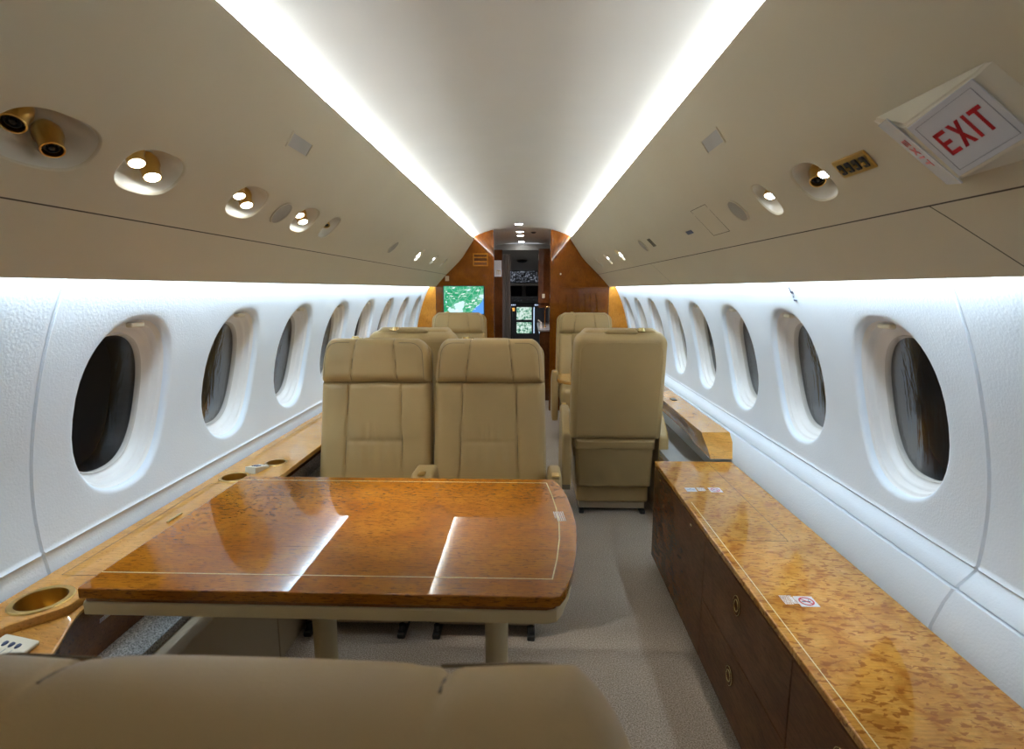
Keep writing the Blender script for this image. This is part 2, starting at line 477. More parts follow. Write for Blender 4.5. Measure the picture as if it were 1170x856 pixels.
# (y centre, half length, kind)
LU = [(.885, .092, 'air2'), (1.125, .083, 'lamp2'), (1.505, .081, 'lamp2'), (1.885, .074, 'lamp2'), (2.115, .052, 'air1'), (3.85, .055, 'lamp2'), (4.43, .048, 'lamp1'), (4.93, .045, 'air1')]
RU = [(1.262, .062, 'airlamp'), (1.497, .042, 'lamp1'), (3.83, .055, 'lamp2'), (4.39, .05, 'lamp1'), (4.94, .055, 'air1')]
def build_panel(side, units, name):
    bm = bmesh.new()
    ia = next(i for i, s in enumerate(SL) if s > SA); ib = max(i for i, s in enumerate(SL) if s < SB)
    s_mid = [SA + (SB - SA) * i / 12 for i in range(13)]
    s_low = [SB] + [s for s in SL if s > SB + .004]
    s_up = [s for s in SL if s < SA - .004] + [SA]
    ys = [Y0] + [v for (yc, hl, _) in units for v in (yc - hl - .012, yc + hl + .012)] + [Y1]
    sheet(bm, [[panel_pt(side, y, s) for s in s_up] for y in ys])
    seam = SL[8] if side else 0
    rows = []
    low = [panel_pt]  # placeholder
    def low_row(y):
        r = []
        for s in s_low:
            h = 0
            r.append(panel_pt(side, y, s))
        return r
    sheet(bm, [low_row(y) for y in ys])
    # lip turned back up behind the lower edge, and the hidden back of the upper edge
    sheet(bm, [[panel_pt(side, y, SL[-1]), (side * .895, y, 1.3005), (side * .903, y, 1.3005), (side * .906, y, 1.306), (side * .904, y, 1.335)] for y in ys])
    sheet(bm, [[panel_pt(side, y, 0), (side * .487, y, 1.7858), (side * .490, y, 1.7848), (side * .498, y, 1.776), (side * .56, y, 1.758), (side * .56, y, 1.80)] for y in ys])
    edges = [Y0] + [v for (yc, hl, _) in units for v in (yc - hl - .012, yc + hl + .012)] + [Y1]
    for a, b in zip(edges[::2], edges[1::2]):
        sheet(bm, [[panel_pt(side, y, s) for s in s_mid] for y in (a, b)])
    N = 12
    for (yc, hl, _) in units:
        ya, yb = yc - hl - .012, yc + hl + .012; sc_ = (SA + SB) / 2 ; hs = .052
        per = [(lerp(ya, yb, i / N), SB) for i in range(N)] + [(yb, lerp(SB, SA, i / N)) for i in range(N)] + \
              [(lerp(yb, ya, i / N), SA) for i in range(N)] + [(ya, lerp(SA, SB, i / N)) for i in range(N)]
        rings = [[panel_pt(side, y, s) for y, s in per]]
        for sc, dep in ((1.04, 0), (1.02, -.0008), (1.0, -.003), (.985, -.006)):
            r = []
            for (y, s) in per:
                th = math.atan2((s - sc_) / (SB - SA), (y - yc) / (yb - ya))
                ey, es = sup(th, hl * sc, hs * sc, 2.6)
                r.append(panel_pt(side, yc + ey, sc_ + es, dep))
            rings.append(r)
        sheet(bm, rings, close=True)
    bmesh.ops.remove_doubles(bm, verts=bm.verts, dist=.0003)
    return struct(name, bm, 'vinyl', angle=28)
build_panel(-1, LU, 'trim_5'); build_panel(1, RU, 'trim_6')
# seam between upper and lower overhead panels, plus cross joints: thin dark strips on the surface
def seam_strip(side, y0, y1, s0, s1, nm, parent=None, w=.0016):
    bm = bmesh.new(); n = 14
    rows = []
    for i in range(n + 1):
        t = i / n; y = lerp(y0, y1, t); s = lerp(s0, s1, t)
        if abs(s1 - s0) < 1e-6: a, b = panel_pt(side, y, s - w, .0006), panel_pt(side, y, s + w, .0006)
        else: a, b = panel_pt(side, y - w, s, .0006), panel_pt(side, y + w, s, .0006)
        rows.append([a, b])
    sheet(bm, rows)
    return struct(nm, bm, 'rubber')
M['seam'] = plain('seam_gap', (.06, .05, .035), .8)
def seam(nm, *a, **k):
    o = seam_strip(*a, nm, **k); o.data.materials[0] = M['seam']; return o
seam('trim_7', -1, Y0, Y1 - .01, SL[8], SL[8]); seam('trim_8', 1, Y0, Y1 - .01, SL[8], SL[8])
seam('trim_9', 1, 1.02, .92, SL[8], SL[-1] - .003); seam('trim_10', 1, 3.25, 3.15, SL[8], SL[-1] - .003)

# ---- pocket units
def pocket(side, yc, hl, kind, label, group=None):
    nm = {'air2': 'air_vent_pod', 'air1': 'air_vent_pod', 'lamp2': 'reading_light', 'lamp1': 'reading_light', 'airlamp': 'air_vent_pod'}[kind]
    cat = 'air vent' if kind in ('air2', 'air1', 'airlamp') else 'reading light'
    sc_ = (SA + SB) / 2; hs = .052
    o = panel_pt(side, yc, sc_)
    nrm = (panel_pt(side, yc, sc_, .02) - o).normalized()
    root = thing(nm, label, cat, o, 0, group)
    L = lambda p: Vector(p) - o
    bm = bmesh.new(); n = 40; rings = []
    for sc, dep in ((.985, -.004), (.975, -.010), (.95, -.012), (.90, -.026), (.78, -.042), (.6, -.054), (.35, -.060), (.1, -.062)):
        r = []
        for i in range(n):
            ey, es = sup(2 * PI * i / n, hl * sc, hs * sc, 2.6)
            r.append(L(panel_pt(side, yc + ey, sc_ + es, dep)))
        rings.append(r)
    vr = sheet(bm, rings, close=True); bm.faces.new(vr[-1])
    link('pocket', bm, 'pocket', root, angle=60)
    def eye(yo, so, aim, r, lamp):
        # a barrel with a face, aimed along aim
        c = L(panel_pt(side, yc + yo, sc_ + so, -.030))
        a = Vector(aim).normalized(); ex = a.orthogonal().normalized(); ey = a.cross(ex)
        mt = frame_mtx(c, ex, ey, a)
        bm = bmesh.new()
        lathe(bm, [(0, -.03), (r * .8, -.03), (r * 1.25, -.018), (r * 1.28, -.004), (r * 1.05, .006), (r * 1.04, .022), (r * 1.0, .0235), (r * .88, .0235), (r * .88, .017)], 28, mt)
        p = link('swivel', bm, 'brass', root, angle=40)
        bm = bmesh.new(); lathe(bm, [(0, .029), (r * .4, .028), (r * .75, .0245), (r * .88, .0195)] if lamp else [(0, .012), (r * .88, .012)], 28, mt)
        if not lamp: lathe(bm, [(0, .021), (r * .25, .020), (r * .3, .012)], 16, mt); lathe(bm, [(r * .5, .012), (r * .55, .019), (r * .62, .019), (r * .66, .012)], 20, mt)
        link('lens' if lamp else 'nozzle', bm, 'lamp' if lamp else 'rubber', root)
    inb = Vector((-side * .35, -.25, -.85))
    if kind == 'air2':
        eye(-.040, -.012, (.25, -.55, -.75), .017, False); eye(.036, .012, (.45, -.35, -.85), .017, False)
    elif kind == 'air1':
        eye(.0, -.006, (-side * .35, -.45, -.85), .014, False)
    elif kind == 'lamp2':
        q = min(.033, hl * .42)
        eye(-q, -.014, inb, .016, True); eye(q * .9, .006, inb, .017, True)
    elif kind == 'lamp1':
        eye(.0, -.010, inb, .015, True)
    elif kind == 'airlamp':
        eye(.020, .0, (-side * .3, -.55, -.8), .016, False); eye(-.030, -.012, inb, .013, True)
    return root
LAB = {(-1, 0): 'long overhead pod with two swivelling brass air nozzles, over the table end',
       (-1, 1): 'widest pair of lit reading lamps in one pocket beside the twin air nozzles',
       (-1, 2): 'lit pair of brass reading lamps over the middle of the dining table',
       (-1, 3): 'lit reading lamp pocket between two small overhead fittings above left twin seats',
       (-1, 4): 'small unlit brass nozzle pod just forward of the left lamp pockets',
       (-1, 5): 'small lit lamp pocket far up left overhead, aftmost of the far three',
       (-1, 6): 'small lit lamp pocket far up left overhead, middle of the far three',
       (-1, 7): 'tiny air nozzle pocket on left overhead closest to the map screen',
       (1, 0): 'pocket with one brass air nozzle and a small light beside the gold switch plate',
       (1, 1): 'round white lit lamp pocket between the brass nozzle and the round speaker',
       (1, 2): 'small lit lamp pocket far up right overhead, aftmost of the far three',
       (1, 3): 'small lit lamp pocket far up right overhead, middle of the far three',
       (1, 4): 'tiny air nozzle pocket on right overhead closest to the wooden bulkhead'}
for side, U in ((-1, LU), (1, RU)):
    for i, (yc, hl, kd) in enumerate(U):
        pocket(side, yc, hl, kd, LAB[(side, i)], 'overhead lamps and nozzles')

def disc_speaker(side, yc, r, label):
    s_ = .345; o = panel_pt(side, yc, s_)
    n_ = (panel_pt(side, yc, s_, .02) - o).normalized(); ey = Vector((0, 1, 0)); ex = ey.cross(n_)
    mt = frame_mtx((0, 0, 0), ex, ey, n_)
    root = thing('speaker', label, 'speaker', o + n_ * .001, 0, 'round overhead speakers')
    bm = bmesh.new(); lathe(bm, [(r, 0), (r, .003), (r * .95, .0042), (r * .92, .003)], 36, mt); link('bezel', bm, 'vinyl', root)
    bm = bmesh.new(); lathe(bm, [(0, .0015), (r * .93, .0028)], 36, mt); link('grille', bm, M_spk, root)
M_spk = plain('speaker_cloth', (.36, .32, .26), .8, bumps=(900, .6, .002))
disc_speaker(-1, 1.70, .042, 'round tan speaker between two lit lamp pockets on the left')
disc_speaker(1, 1.69, .041, 'round tan speaker beside the round white lamp on the right')
disc_speaker(-1, 3.09, .045, 'round tan speaker alone far up the left overhead')
disc_speaker(1, 3.04, .040, 'round tan speaker beside small slotted vent far up the right overhead')

def panel_plate(side, y0, y1, s0, s1, h0, h1, bm=None, nseg=1):
    """thin raised rectangle lying on the overhead panel"""
    own = bm is None
    bm = bm or bmesh.new()
    a = [bm.verts.new(panel_pt(side, y, s, h0)) for y, s in ((y0, s0), (y1, s0), (y1, s1), (y0, s1))]
    b = [bm.verts.new(panel_pt(side, y, s, h1)) for y, s in ((y0, s0), (y1, s0), (y1, s1), (y0, s1))]
    bm.faces.new(a[::-1]); bm.faces.new(b)
    for i in range(4): bm.faces.new((a[i], a[(i + 1) % 4], b[(i + 1) % 4], b[i]))
    return bm
def return_grille(side, yc, label, yw=.066):
    o = panel_pt(side, yc, .137)
    root = thing('ceiling_grille', label, 'grille', o, 0, 'overhead side grilles')
    def add(name, bm, mat):
        for v in bm.verts: v.co -= o
        return link(name, bm, mat, root)
    bm = bmesh.new()
    for ss in ((.114, .119), (.155, .160)): panel_plate(side, yc - yw, yc + yw, ss[0], ss[1], 0, .003, bm)
    for yy in ((yc - yw, yc - yw + .005), (yc + yw - .005, yc + yw)): panel_plate(side, yy[0], yy[1], .119, .155, 0, .003, bm)
    add('frame', bm, 'vinyl')
    bm = panel_plate(side, yc - yw + .005, yc + yw - .005, .119, .155, 0, .0012); add('mesh_panel', bm, 'grille')
return_grille(-1, 1.553, 'grey rectangular grille high on the left side by the light line')
return_grille(1, 1.55, 'grey rectangular grille high on the right side by the light line')
# slotted vent and small dark indicator, access panel outline
o = panel_pt(1, 2.845, .345)
root = thing('slotted_vent', 'tiny dark slotted vent on right overhead beside the far round speaker', 'vent', o)
bm = bmesh.new()
for q in range(3): panel_plate(1, 2.815 + q * .022, 2.826 + q * .022, .318, .37, 0, .0015, bm)
for v in bm.verts: v.co -= o
link('slot', bm, 'seam', root)
o = panel_pt(1, 2.22, .36)
bm = panel_plate(1, 2.185, 2.255, .352, .368, 0, .002)
for v in bm.verts: v.co -= o
ob = link('indicator_plate', bm, 'blueink'); ob.location = o
tag(ob, 'tiny dark rectangular plate beside the outlined access panel overhead', 'plate')
bm = bmesh.new()
for (a, b, c, d) in ((1.87, 2.03, .282, .2835), (1.87, 2.03, .4035, .405), (1.87, 1.872, .2835, .4035), (2.028, 2.03, .2835, .4035)):
    panel_plate(1, a, b, c, d, 0, .0006, bm)
struct('trim_11', bm, 'seam')

# gold switch plate with four dark rockers
o = panel_pt(1, 1.102, .340)
root = thing('switch_plate', 'gold plate with four black rocker switches beside the EXIT sign', 'switch plate', o)
bm = panel_plate(1, 1.050, 1.154, .318, .360, 0, .004)
bmesh.ops.bevel(bm, geom=bm.edges[:], offset=.0015, segments=2, affect='EDGES')
for v in bm.verts: v.co -= o
link('plate', bm, 'brass', root)
for q in range(4):
    y = 1.066 + q * .0235
    bm = panel_plate(1, y - .008, y + .008, .328, .352, .004, .0065); bmesh.ops.bevel(bm, geom=bm.edges[:], offset=.0018, segments=2, affect='EDGES')
    for v in bm.verts: v.co -= o
    link('switch', bm, 'rubber', root)
    bm = panel_plate(1, y - .004, y + .006, .338, .345, .0065, .009)
    for v in bm.verts: v.co -= o
    link('switch_mark', bm, 'gold', root)

# ---- EXIT sign
LET = {'E': [(0, 0, .16, 1), (0, .84, .62, 1), (0, .42, .55, .58), (0, 0, .62, .16)], 'I': [(0, 0, .17, 1)], 'T': [(.25, 0, .42, 1), (0, .84, .67, 1)]}
def letters(bm, mt, word, h, zoff, gap=.18):
    x = 0; quads = []
    for ch in word:
        if ch == 'X':
            w = .72
            quads += [[(x, 0), (x + .2, 0), (x + w, 1), (x + w - .2, 1)], [(x + w - .2, 0), (x + w, 0), (x + .2, 1), (x, 1)]]
        else:
            w = {'E': .62, 'I': .17, 'T': .67}[ch]
            for a, b, c, d in LET[ch]: quads.append([(x + a, b), (x + c, b), (x + c, d), (x + a, d)])
        x += w + gap
    tot = x - gap
    for q in quads:
        lo = [bm.verts.new(mt @ Vector(((p[0] - tot / 2) * h, (p[1] - .5) * h, 0))) for p in q]
        hi = [bm.verts.new(mt @ Vector(((p[0] - tot / 2) * h, (p[1] - .5) * h, zoff))) for p in q]
        bm.faces.new(hi); bm.faces.new(lo[::-1])
        for i in range(4): bm.faces.new((lo[i], lo[(i + 1) % 4], hi[(i + 1) % 4], hi[i]))
    return tot * h
def exit_sign():
    o = panel_pt(1, .86, .355)
    root = thing('exit_sign', 'white wedge shaped sign reading EXIT in red letters on overhead panel', 'exit sign', o)
    P = lambda y, s, h: panel_pt(1, y, s, h) - o
    FT, FB, AT, AB = (.862, .290, .0485), (.846, .401, .0485), (.757, .277, .0135), (.738, .381, .0135)
    bFT, bFB, bAT, bAB = (.988, .274, -.002), (.945, .430, -.002), (.742, .272, -.002), (.705, .425, -.002)
    bm = bmesh.new()
    T = [bm.verts.new(P(*p)) for p in (FT, AT, AB, FB)]; B = [bm.verts.new(P(*p)) for p in (bFT, bAT, bAB, bFB)]
    bm.faces.new(T); bm.faces.new(B[::-1])
    for i in range(4): bm.faces.new((T[i], T[(i + 1) % 4], B[(i + 1) % 4], B[i]))
    bmesh.ops.bevel(bm, geom=bm.edges[:], offset=.004, segments=3, affect='EDGES')
    link('housing', bm, 'ivory', root)
    def face(c00, c10, c11, c01, m, nm, word, lh, flip, fr=True):
        # c00.. corners on the housing face; builds inset plate, thin border line and letters
        c = (c00 + c10 + c11 + c01) / 4
        ex = ((c10 - c00) + (c11 - c01)).normalized(); n_ = ex.cross((c01 - c00)).normalized(); ey = n_.cross(ex)
        if n_.dot(c - (o + Vector((.2, 0, .2)) - o)) < 0 and False: n_ = -n_
        w = (c10 - c00).length / 2 - m; h = (c01 - c00).length / 2 - m
        mt = frame_mtx(c, ex, ey, n_)
        bm = bmesh.new(); box(bm, -w, w, -h, h, .0005, .0030, .0012, 2, mt); pl = link(nm, bm, 'signface', root)
        if fr:
            bm = bmesh.new(); q = .008; t = .0006
            for a, b_, c_, d in ((-w + q, w - q, -h + q, -h + q + t), (-w + q, w - q, h - q - t, h - q), (-w + q, -w + q + t, -h + q, h - q), (w - q - t, w - q, -h + q, h - q)):
                box(bm, a, b_, c_, d, .0030, .0034, mtx=mt)
            link('border_line', bm, 'ink', pl)
        bm = bmesh.new(); letters(bm, mt @ Matrix.Translation((0, 0, .0030)) @ Matrix.Diagonal((.64, 1, 1, 1)), word, lh, .0006)
        link('lettering', bm, 'red', pl)
    q = lambda p, dy=0, ds=0: P(p[0] + dy, p[1] + ds, p[2] + .0005)
    face(q(FB), q(AB), q(AT), q(FT), .006, 'sign_face', 'EXIT', .040, False)
    # forward face
    mid = lambda a, b, t: a + (b - a) * t
    r0, r1, b0, b1 = P(*FT), P(*FB), P(*bFT), P(*bFB)
    n_ = (b0 - r0).cross(r1 - r0).normalized()
    if n_.dot(Vector((0, 1, 0))) < 0: n_ = -n_
    e = n_ * .0006
    u0, u1 = mid(r0, b0, .12) + e, mid(r1, b1, .12) + e; w0, w1 = mid(r0, b0, .86) + e, mid(r1, b1, .86) + e
    face(w0, w1, u1, u0, .005, 'forward_face', 'EXIT', .034, False, fr=False)
EX = {}
exit_sign()

# LED strips
bm = bmesh.new()
for s in (-1, 1):
    pass
def strip(name, side, pts, mat, ya):
    bm = bmesh.new(); sheet(bm, [[(side * x, y, z) for x, z in pts] for y in (ya, Y1 - .01)])
    return link(name, bm, mat)
for side, w in ((-1, 'left'), (1, 'right')):
    o = strip('ceiling_light_strip', side, [(.496, 1.7852), (.520, 1.7815)], 'led_ceiling', .85)
    tag(o, 'long white light line along the ceiling, hidden behind the %s overhead edge' % w, 'light strip', 'cove light strips')
    o = strip('wall_light_strip', side, [(.909, 1.335), (.922, 1.342)], 'led_wall', 1.0)
    tag(o, 'long white light line washing down the %s window wall' % w, 'light strip', 'cove light strips')

# ------------------------------------------------------------------ forward bulkhead
def outline(side):
    pts = []
    for x, z in CP:
        if side * x > .30: pts.append((x, z))
    pts = sorted(pts, key=lambda p: abs(p[0]))
    pts = [(side * .30, 1.8718)] + [p for p in pts if abs(p[0]) <= .49] + [(side * a, b) for a, b in PF] + [(side * .905, 1.300)]
    return pts
def bulkhead(side, nm):
    root = bpy.data.objects.new(nm, None); COL.objects.link(root); root['kind'] = 'structure'
    pts = outline(side)
    main = [p for p in pts if abs(p[0]) <= .89] + [(side * .885, 0), (side * .30, 0)]
    bm = bmesh.new(); prism(bm, main, Y1, Y1 + .035)
    link('bulkhead_panel', bm, 'bulk_wood', root, smooth=False)
    zs = [1.30, 1.2, 1.1, 1.0, .9, .8, .7, .6]
    sd = [(side * .893, 1.305), (side * .95, 1.335)] + [(side * (wallx(z) + .03), z) for z in zs] + [(side * 1.1, 0), (side * .893, 0)]
    bm = bmesh.new(); prism(bm, sd, Y1 - .006, Y1 + .03)
    link('side_strip', bm, 'bulk_lit', root, smooth=False)
    return root
bl = bulkhead(-1, 'wall_forward_left'); br = bulkhead(1, 'wall_forward_right')
bm = bmesh.new()
for s in (-1, 1): box(bm, s * .30 - .012, s * .30 + .012, Y1 - .012, Y1 + .05, 0, 1.868, .005, 2)
struct('door_1', bm, 'bulk_wood')
# ribbed panel on the right bulkhead (horizontal lip and slim ribs)
root = thing('ribbed_panel', 'wooden panel with slanted ribs on the right bulkhead', 'rack', (.60, Y1, .9))
bm = bmesh.new(); box(bm, -.215, .27, -.022, -.001, .385, .405, .004, 2); link('top_rail', bm, 'bulk_wood', root)
bm = bmesh.new(); box(bm, -.215, .27, -.006, -.001, -.25, .384, .002, 1); link('backing', bm, 'bulk_wood', root)
for q in range(6):
    bm = bmesh.new(); pts = [(-.15 + q * .062 + .02 * math.sin(t * 2.2), -.014, .33 - t * .33) for t in [j / 8 for j in range(9)]]
    tube(bm, pts, .007, 8); link('rib', bm, 'bulk_wood', root)
# tv
root = thing('wall_screen', 'wall screen showing a green moving map, on the wooden bulkhead', 'screen', (-.600, Y1 - .03, 1.165))
bm = bmesh.new(); box(bm, -.214, .214, 0, .03, -.152, .148, .006, 2); link('bezel', bm, 'rubber', root)
bm = bmesh.new(); box(bm, -.205, .205, -.002, 0, -.142, .140); link('display', bm, 'map', root)
bm = bmesh.new()
prism(bm, [(.205, -.142), (.205, .02), (.185, -.02), (.16, -.05), (.11, -.085), (.085, -.12), (.06, -.142)], -.003, -.0021); link('map_sea', bm, 'sea', root)
bm = bmesh.new()
rr = random.Random(3)
for q in range(34):
    x = rr.uniform(-.19, .15); z = rr.uniform(-.12, .125); w = rr.uniform(.012, .035)
    box(bm, x, x + w, -.003, -.0021, z, z + .0065)
link('lettering', bm, emit('map_lettering', (.9, 1, .97), .9), root)
# speaker grille with three slots, small white switch
root = thing('bulkhead_vent', 'square wooden vent with three slots above the map screen', 'vent', (-.425, Y1 - .012, 1.575))
bm = bmesh.new()
for z in (-.062, -.021, .02, .055): box(bm, -.074, .074, 0, .012, z - .006, z + .008, .002, 1)
for x in (-.078, .066): box(bm, x, x + .012, 0, .012, -.068, .063, .002, 1)
link('frame', bm, 'bulk_lit', root)
bm = bmesh.new(); box(bm, -.07, .07, .007, .0115, -.06, .055); link('backing', bm, 'galley_wood', root)
bm = bmesh.new(); box(bm, -.020, .020, -.008, 0, -.026, .026, .004, 2)
o = link('wall_switch', bm, 'ivory'); o.location = (-.772, Y1 - .001, 1.385)
tag(o, 'small ivory switch plate above left corner of the map screen', 'switch')
bm = bmesh.new(); box(bm, -.007, .007, -.006, 0, -.009, .009, .003, 2)
o = link('wall_sensor', bm, 'ivory'); o.location = (.395, Y1 - .001, 1.43)
tag(o, 'tiny white sensor button on right wooden bulkhead beside doorway', 'sensor')

# ------------------------------------------------------------------ vestibule and cockpit
VA, VB = Y1 + .035, 7.55
bm = bmesh.new()
arc = [(-.62, 1.74), (-.5, 1.81), (-.35, 1.868), (-.18, 1.8945), (0, 1.901), (.18, 1.8945), (.35, 1.868), (.5, 1.81), (.62, 1.74)]
sheet(bm, [[(x, y, z) for x, z in arc] for y in (Y1 - .002, VB)]); struct('ceiling_forward', bm, 'ceil', angle=60)
bm = bmesh.new(); prism(bm, [(-.66, 0), (-.31, 0), (-.31, 1.76), (-.66, 1.70)], VA + .30, VA + .34); struct('wall_vestibule_left', bm, 'galley_wood', smooth=False)
bm = bmesh.new(); prism(bm, [(VA + .34, 0), (7.05, 0), (7.05, 1.74), (VA + .34, 1.76)], -.42, -.45, axis='x'); box(bm, -.46, -.262, 6.90, 7.04, 0, 1.76); struct('wall_closet_left', bm, 'galley_wood', smooth=False)
bm = bmesh.new(); box(bm, .335, .40, VA, 7.5, 0, 1.82); struct('wall_galley_right', bm, 'bulk_lit', smooth=False)
# white notice on left closet
root = thing('notice_card', 'white card with gold letter on the dark closet wall past the doorway', 'notice', (-.318, 6.899, 1.53))
bm = bmesh.new(); box(bm, -.048, .048, -.006, 0, -.10, .10, .002, 1); link('card', bm, 'white', root)
for a, b in ((-.014, -.006), (.006, .014), (.026, .034)):
    bm = bmesh.new(); box(bm, a, b, -.0066, -.006, -.075, -.03); link('lettering', bm, 'brass', root)
bm = bmesh.new(); box(bm, -.014, .034, -.0066, -.006, -.03, -.022); link('lettering', bm, 'brass', root)
# curtain: pleated, hanging at the cockpit entrance
bm = bmesh.new()
rows = []
for j in range(14):
    z = lerp(1.72, .02, j / 13); row = []
    for i in range(61):
        t = i / 60; x = -.272 + .105 * t + .004 * math.sin(j * .8 + t * 9)
        row.append((x, 7.14 + .022 * math.sin(t * PI * 9) * (1 + .15 * math.sin(j)), z))
    rows.append(row)
sheet(bm, rows); r = bmesh.ops.solidify(bm, geom=bm.faces[:], thickness=.003)
o = link('curtain', bm, 'curtain', angle=80); tag(o, 'gathered pale grey curtain hanging beside the cockpit entrance', 'curtain')
# galley tall unit and counter
root = thing('galley_cabinet', 'tall dark glossy cabinet right of the cockpit entrance', 'cabinet', (.24, 7.0, 0))
bm = bmesh.new(); box(bm, -.05, .16, -.06, .45, 1.04, 1.775, .006, 2); link('body', bm, 'galley_wood', root)
bm = bmesh.new(); box(bm, -.052, .090, -.085, -.061, 1.10, 1.72, .004, 2); link('door', bm, 'galley_wood', root)
root2 = thing('galley_counter', 'dark wooden base unit with white counter beside the doorway', 'counter', (.24, 6.55, 0))
bm = bmesh.new(); box(bm, -.045, .092, -.38, .90, 0, .80, .008, 2); link('body', bm, 'galley_wood', root2)
bm = bmesh.new(); box(bm, -.058, .094, -.40, .90, .801, .825, .006, 2); link('countertop', bm, 'counter', root2)
root = thing('faucet', 'tall curved gold faucet on the white galley counter', 'faucet', (.262, 6.50, .826))
bm = bmesh.new(); lathe(bm, [(0, 0), (.018, 0), (.016, .012), (.009, .018), (0, .018)], 16); link('base', bm, 'gold', root)
bm = bmesh.new(); tube(bm, [(0, 0, .015), (0, 0, .20)] + [(-.0 + .040 - .040 * math.cos(a), 0, .20 + .045 * math.sin(a)) for a in [PI * j / 8 for j in range(1, 8)]] + [(.079, 0, .17)], .006, 10); link('spout', bm, 'gold', root)
root = thing('faucet_tap', 'small white ceramic tap handle beside the gold faucet', 'tap', (.215, 6.46, .826))
bm = bmesh.new(); lathe(bm, [(0, 0), (.020, 0), (.015, .02), (.010, .035), (.014, .05), (.008, .065), (0, .068)], 16); link('body', bm, 'white', root)
bm = bmesh.new(); tube(bm, [(0, 0, .055), (-.018, 0, .075), (-.035, 0, .085)], [.007, .009, .012], 10); link('lever', bm, 'white', root)
bm = bmesh.new(); box(bm, -.017, .017, -.006, 0, -.026, .026, .003, 2)
o = link('galley_switch', bm, 'ivory'); o.location = (.255, 6.914, 1.19); tag(o, 'small white switch on the dark cabinet above the faucet', 'switch')
# downlights
for i, (y, z) in enumerate(((5.36, 1.8975), (6.10, 1.9005), (6.53, 1.9005), (7.40, 1.9005))):
    root = thing('downlight', ['lit ceiling downlight just before the wooden doorway, nearest of the row', 'second lit ceiling downlight past the wooden doorway', 'third lit ceiling downlight past the wooden doorway', 'lit ceiling downlight closest to the cockpit, last of the row'][i], 'downlight', (-.03, y, z - .004), 0, 'vestibule downlights')
    bm = bmesh.new(); box(bm, -.042, .042, -.042, .042, -.002, .0035, .002, 1); link('trim_ring', bm, 'white', root)
    bm = bmesh.new(); box(bm, -.034, .034, -.034, .034, -.004, -.0005, .001, 1); link('lens', bm, 'downlight', root)
# smoke detector
bm = bmesh.new(); lathe(bm, [(0, -.016), (.016, -.014), (.03, -.004), (.032, 0)], 24); o = link('smoke_detector', bm, 'rubber'); o.location = (.12, 6.15, 1.896); tag(o, 'small dark round detector on ceiling beside the downlights', 'detector')
# cockpit shell
bm = bmesh.new(); box(bm, -.75, .75, 9.05, 9.1, 0, 1.75); struct('wall_cockpit_front', bm, 'black')
bm = bmesh.new(); prism(bm, [(VB, 1.80), (8.0, 1.70), (8.35, 1.56), (9.05, 1.40), (9.05, 1.45), (8.3, 1.66), (VB, 1.88)], -.6, .6, axis='x'); struct('ceiling_cockpit', bm, 'midgrey')
for s, nm in ((-1, 'wall_cockpit_left'), (1, 'wall_cockpit_right')):
    bm = bmesh.new(); box(bm, s * .62, s * .66, VB, 9.05, 0, 1.8); struct(nm, bm, 'darkgrey')
bm = bmesh.new(); lathe(bm, [(0, -.03), (.05, -.022), (.075, 0)], 24); o = link('cockpit_dome_light', bm, 'rubber'); o.location = (-.03, 8.05, 1.678); tag(o, 'dark oval dome fitting on cockpit ceiling above the switch panel', 'dome fitting')
root = thing('overhead_switch_panel', 'dark cockpit overhead panel crowded with small lit switches', 'switch panel', (-.01, 8.35, 1.46))
mt = Matrix.Rotation(math.radians(-25), 4, 'X')
bm = bmesh.new(); box(bm, -.22, .22, 0, .03, -.10, .10, .008, 2, mt); link('panel', bm, 'darkgrey', root)
bm = bmesh.new(); box(bm, -.20, .20, -.004, -.0005, -.09, .09, mtx=mt); link('switch_field', bm, 'switches', root)
bm = bmesh.new(); box(bm, -.22, .22, -.02, .02, -.145, -.115, .006, 2, mt); link('lower_lip', bm, 'midgrey', root)
root = thing('windshield_frame', 'dark cockpit windshield with grey centre post', 'windshield', (-.01, 8.95, 1.2))
bm = bmesh.new(); box(bm, -.032, .032, 0, .04, -.12, .17, .01, 2); link('centre_post', bm, 'midgrey', root)
bm = bmesh.new()
for s in (-1, 1): prism(bm, [(s * .035, -.12), (s * .5, -.12), (s * .44, .17), (s * .035, .17)], .025, .035)
link('pane', bm, 'glass', root)
root = thing('instrument_panel', 'lit cockpit instrument panel with bright square flight displays', 'instrument panel', (.01, 8.4, .80))
bm = bmesh.new(); box(bm, -.45, .45, 0, .12, -.62, .27, .01, 2); link('body', bm, 'darkgrey', root)
bm = bmesh.new(); box(bm, -.45, .45, -.10, .02, .272, .37, .02, 3); link('glareshield', bm, 'rubber', root)
bm = bmesh.new(); box(bm, -.19, .19, -.106, -.101, .29, .35); link('dial_row', bm, 'glare', root)
for x0, x1, z0, z1 in ((-.125, .105, .01, .20), (-.125, .105, -.20, -.03)):
    bm = bmesh.new(); box(bm, x0 - .006, x1 + .006, -.010, -.001, z0 - .006, z1 + .006, .003, 1); fr = link('display_frame', bm, 'rubber', root)
    bm = bmesh.new(); box(bm, x0, x1, -.014, -.0105, z0, z1); link('display', bm, 'display', fr)
bm = bmesh.new(); box(bm, -.195, -.155, -.006, -.001, .14, .19); link('lit_button', bm, emit('orange_button', (.9, .45, .1), .9), root)
for x in (-.225, .135):
    bm = bmesh.new(); box(bm, x, x + .014, -.006, -.001, -.20, .20); link('edge_light', bm, 'litedge', root)
M['key'] = emit('lit_key', (.6, .75, 1), .8)
for x in (-.21, -.185, -.16, .15, .17):
    bm = bmesh.new(); box(bm, x, x + .017, -.006, -.001, .225, .243); link('lit_key', bm, 'key', root)
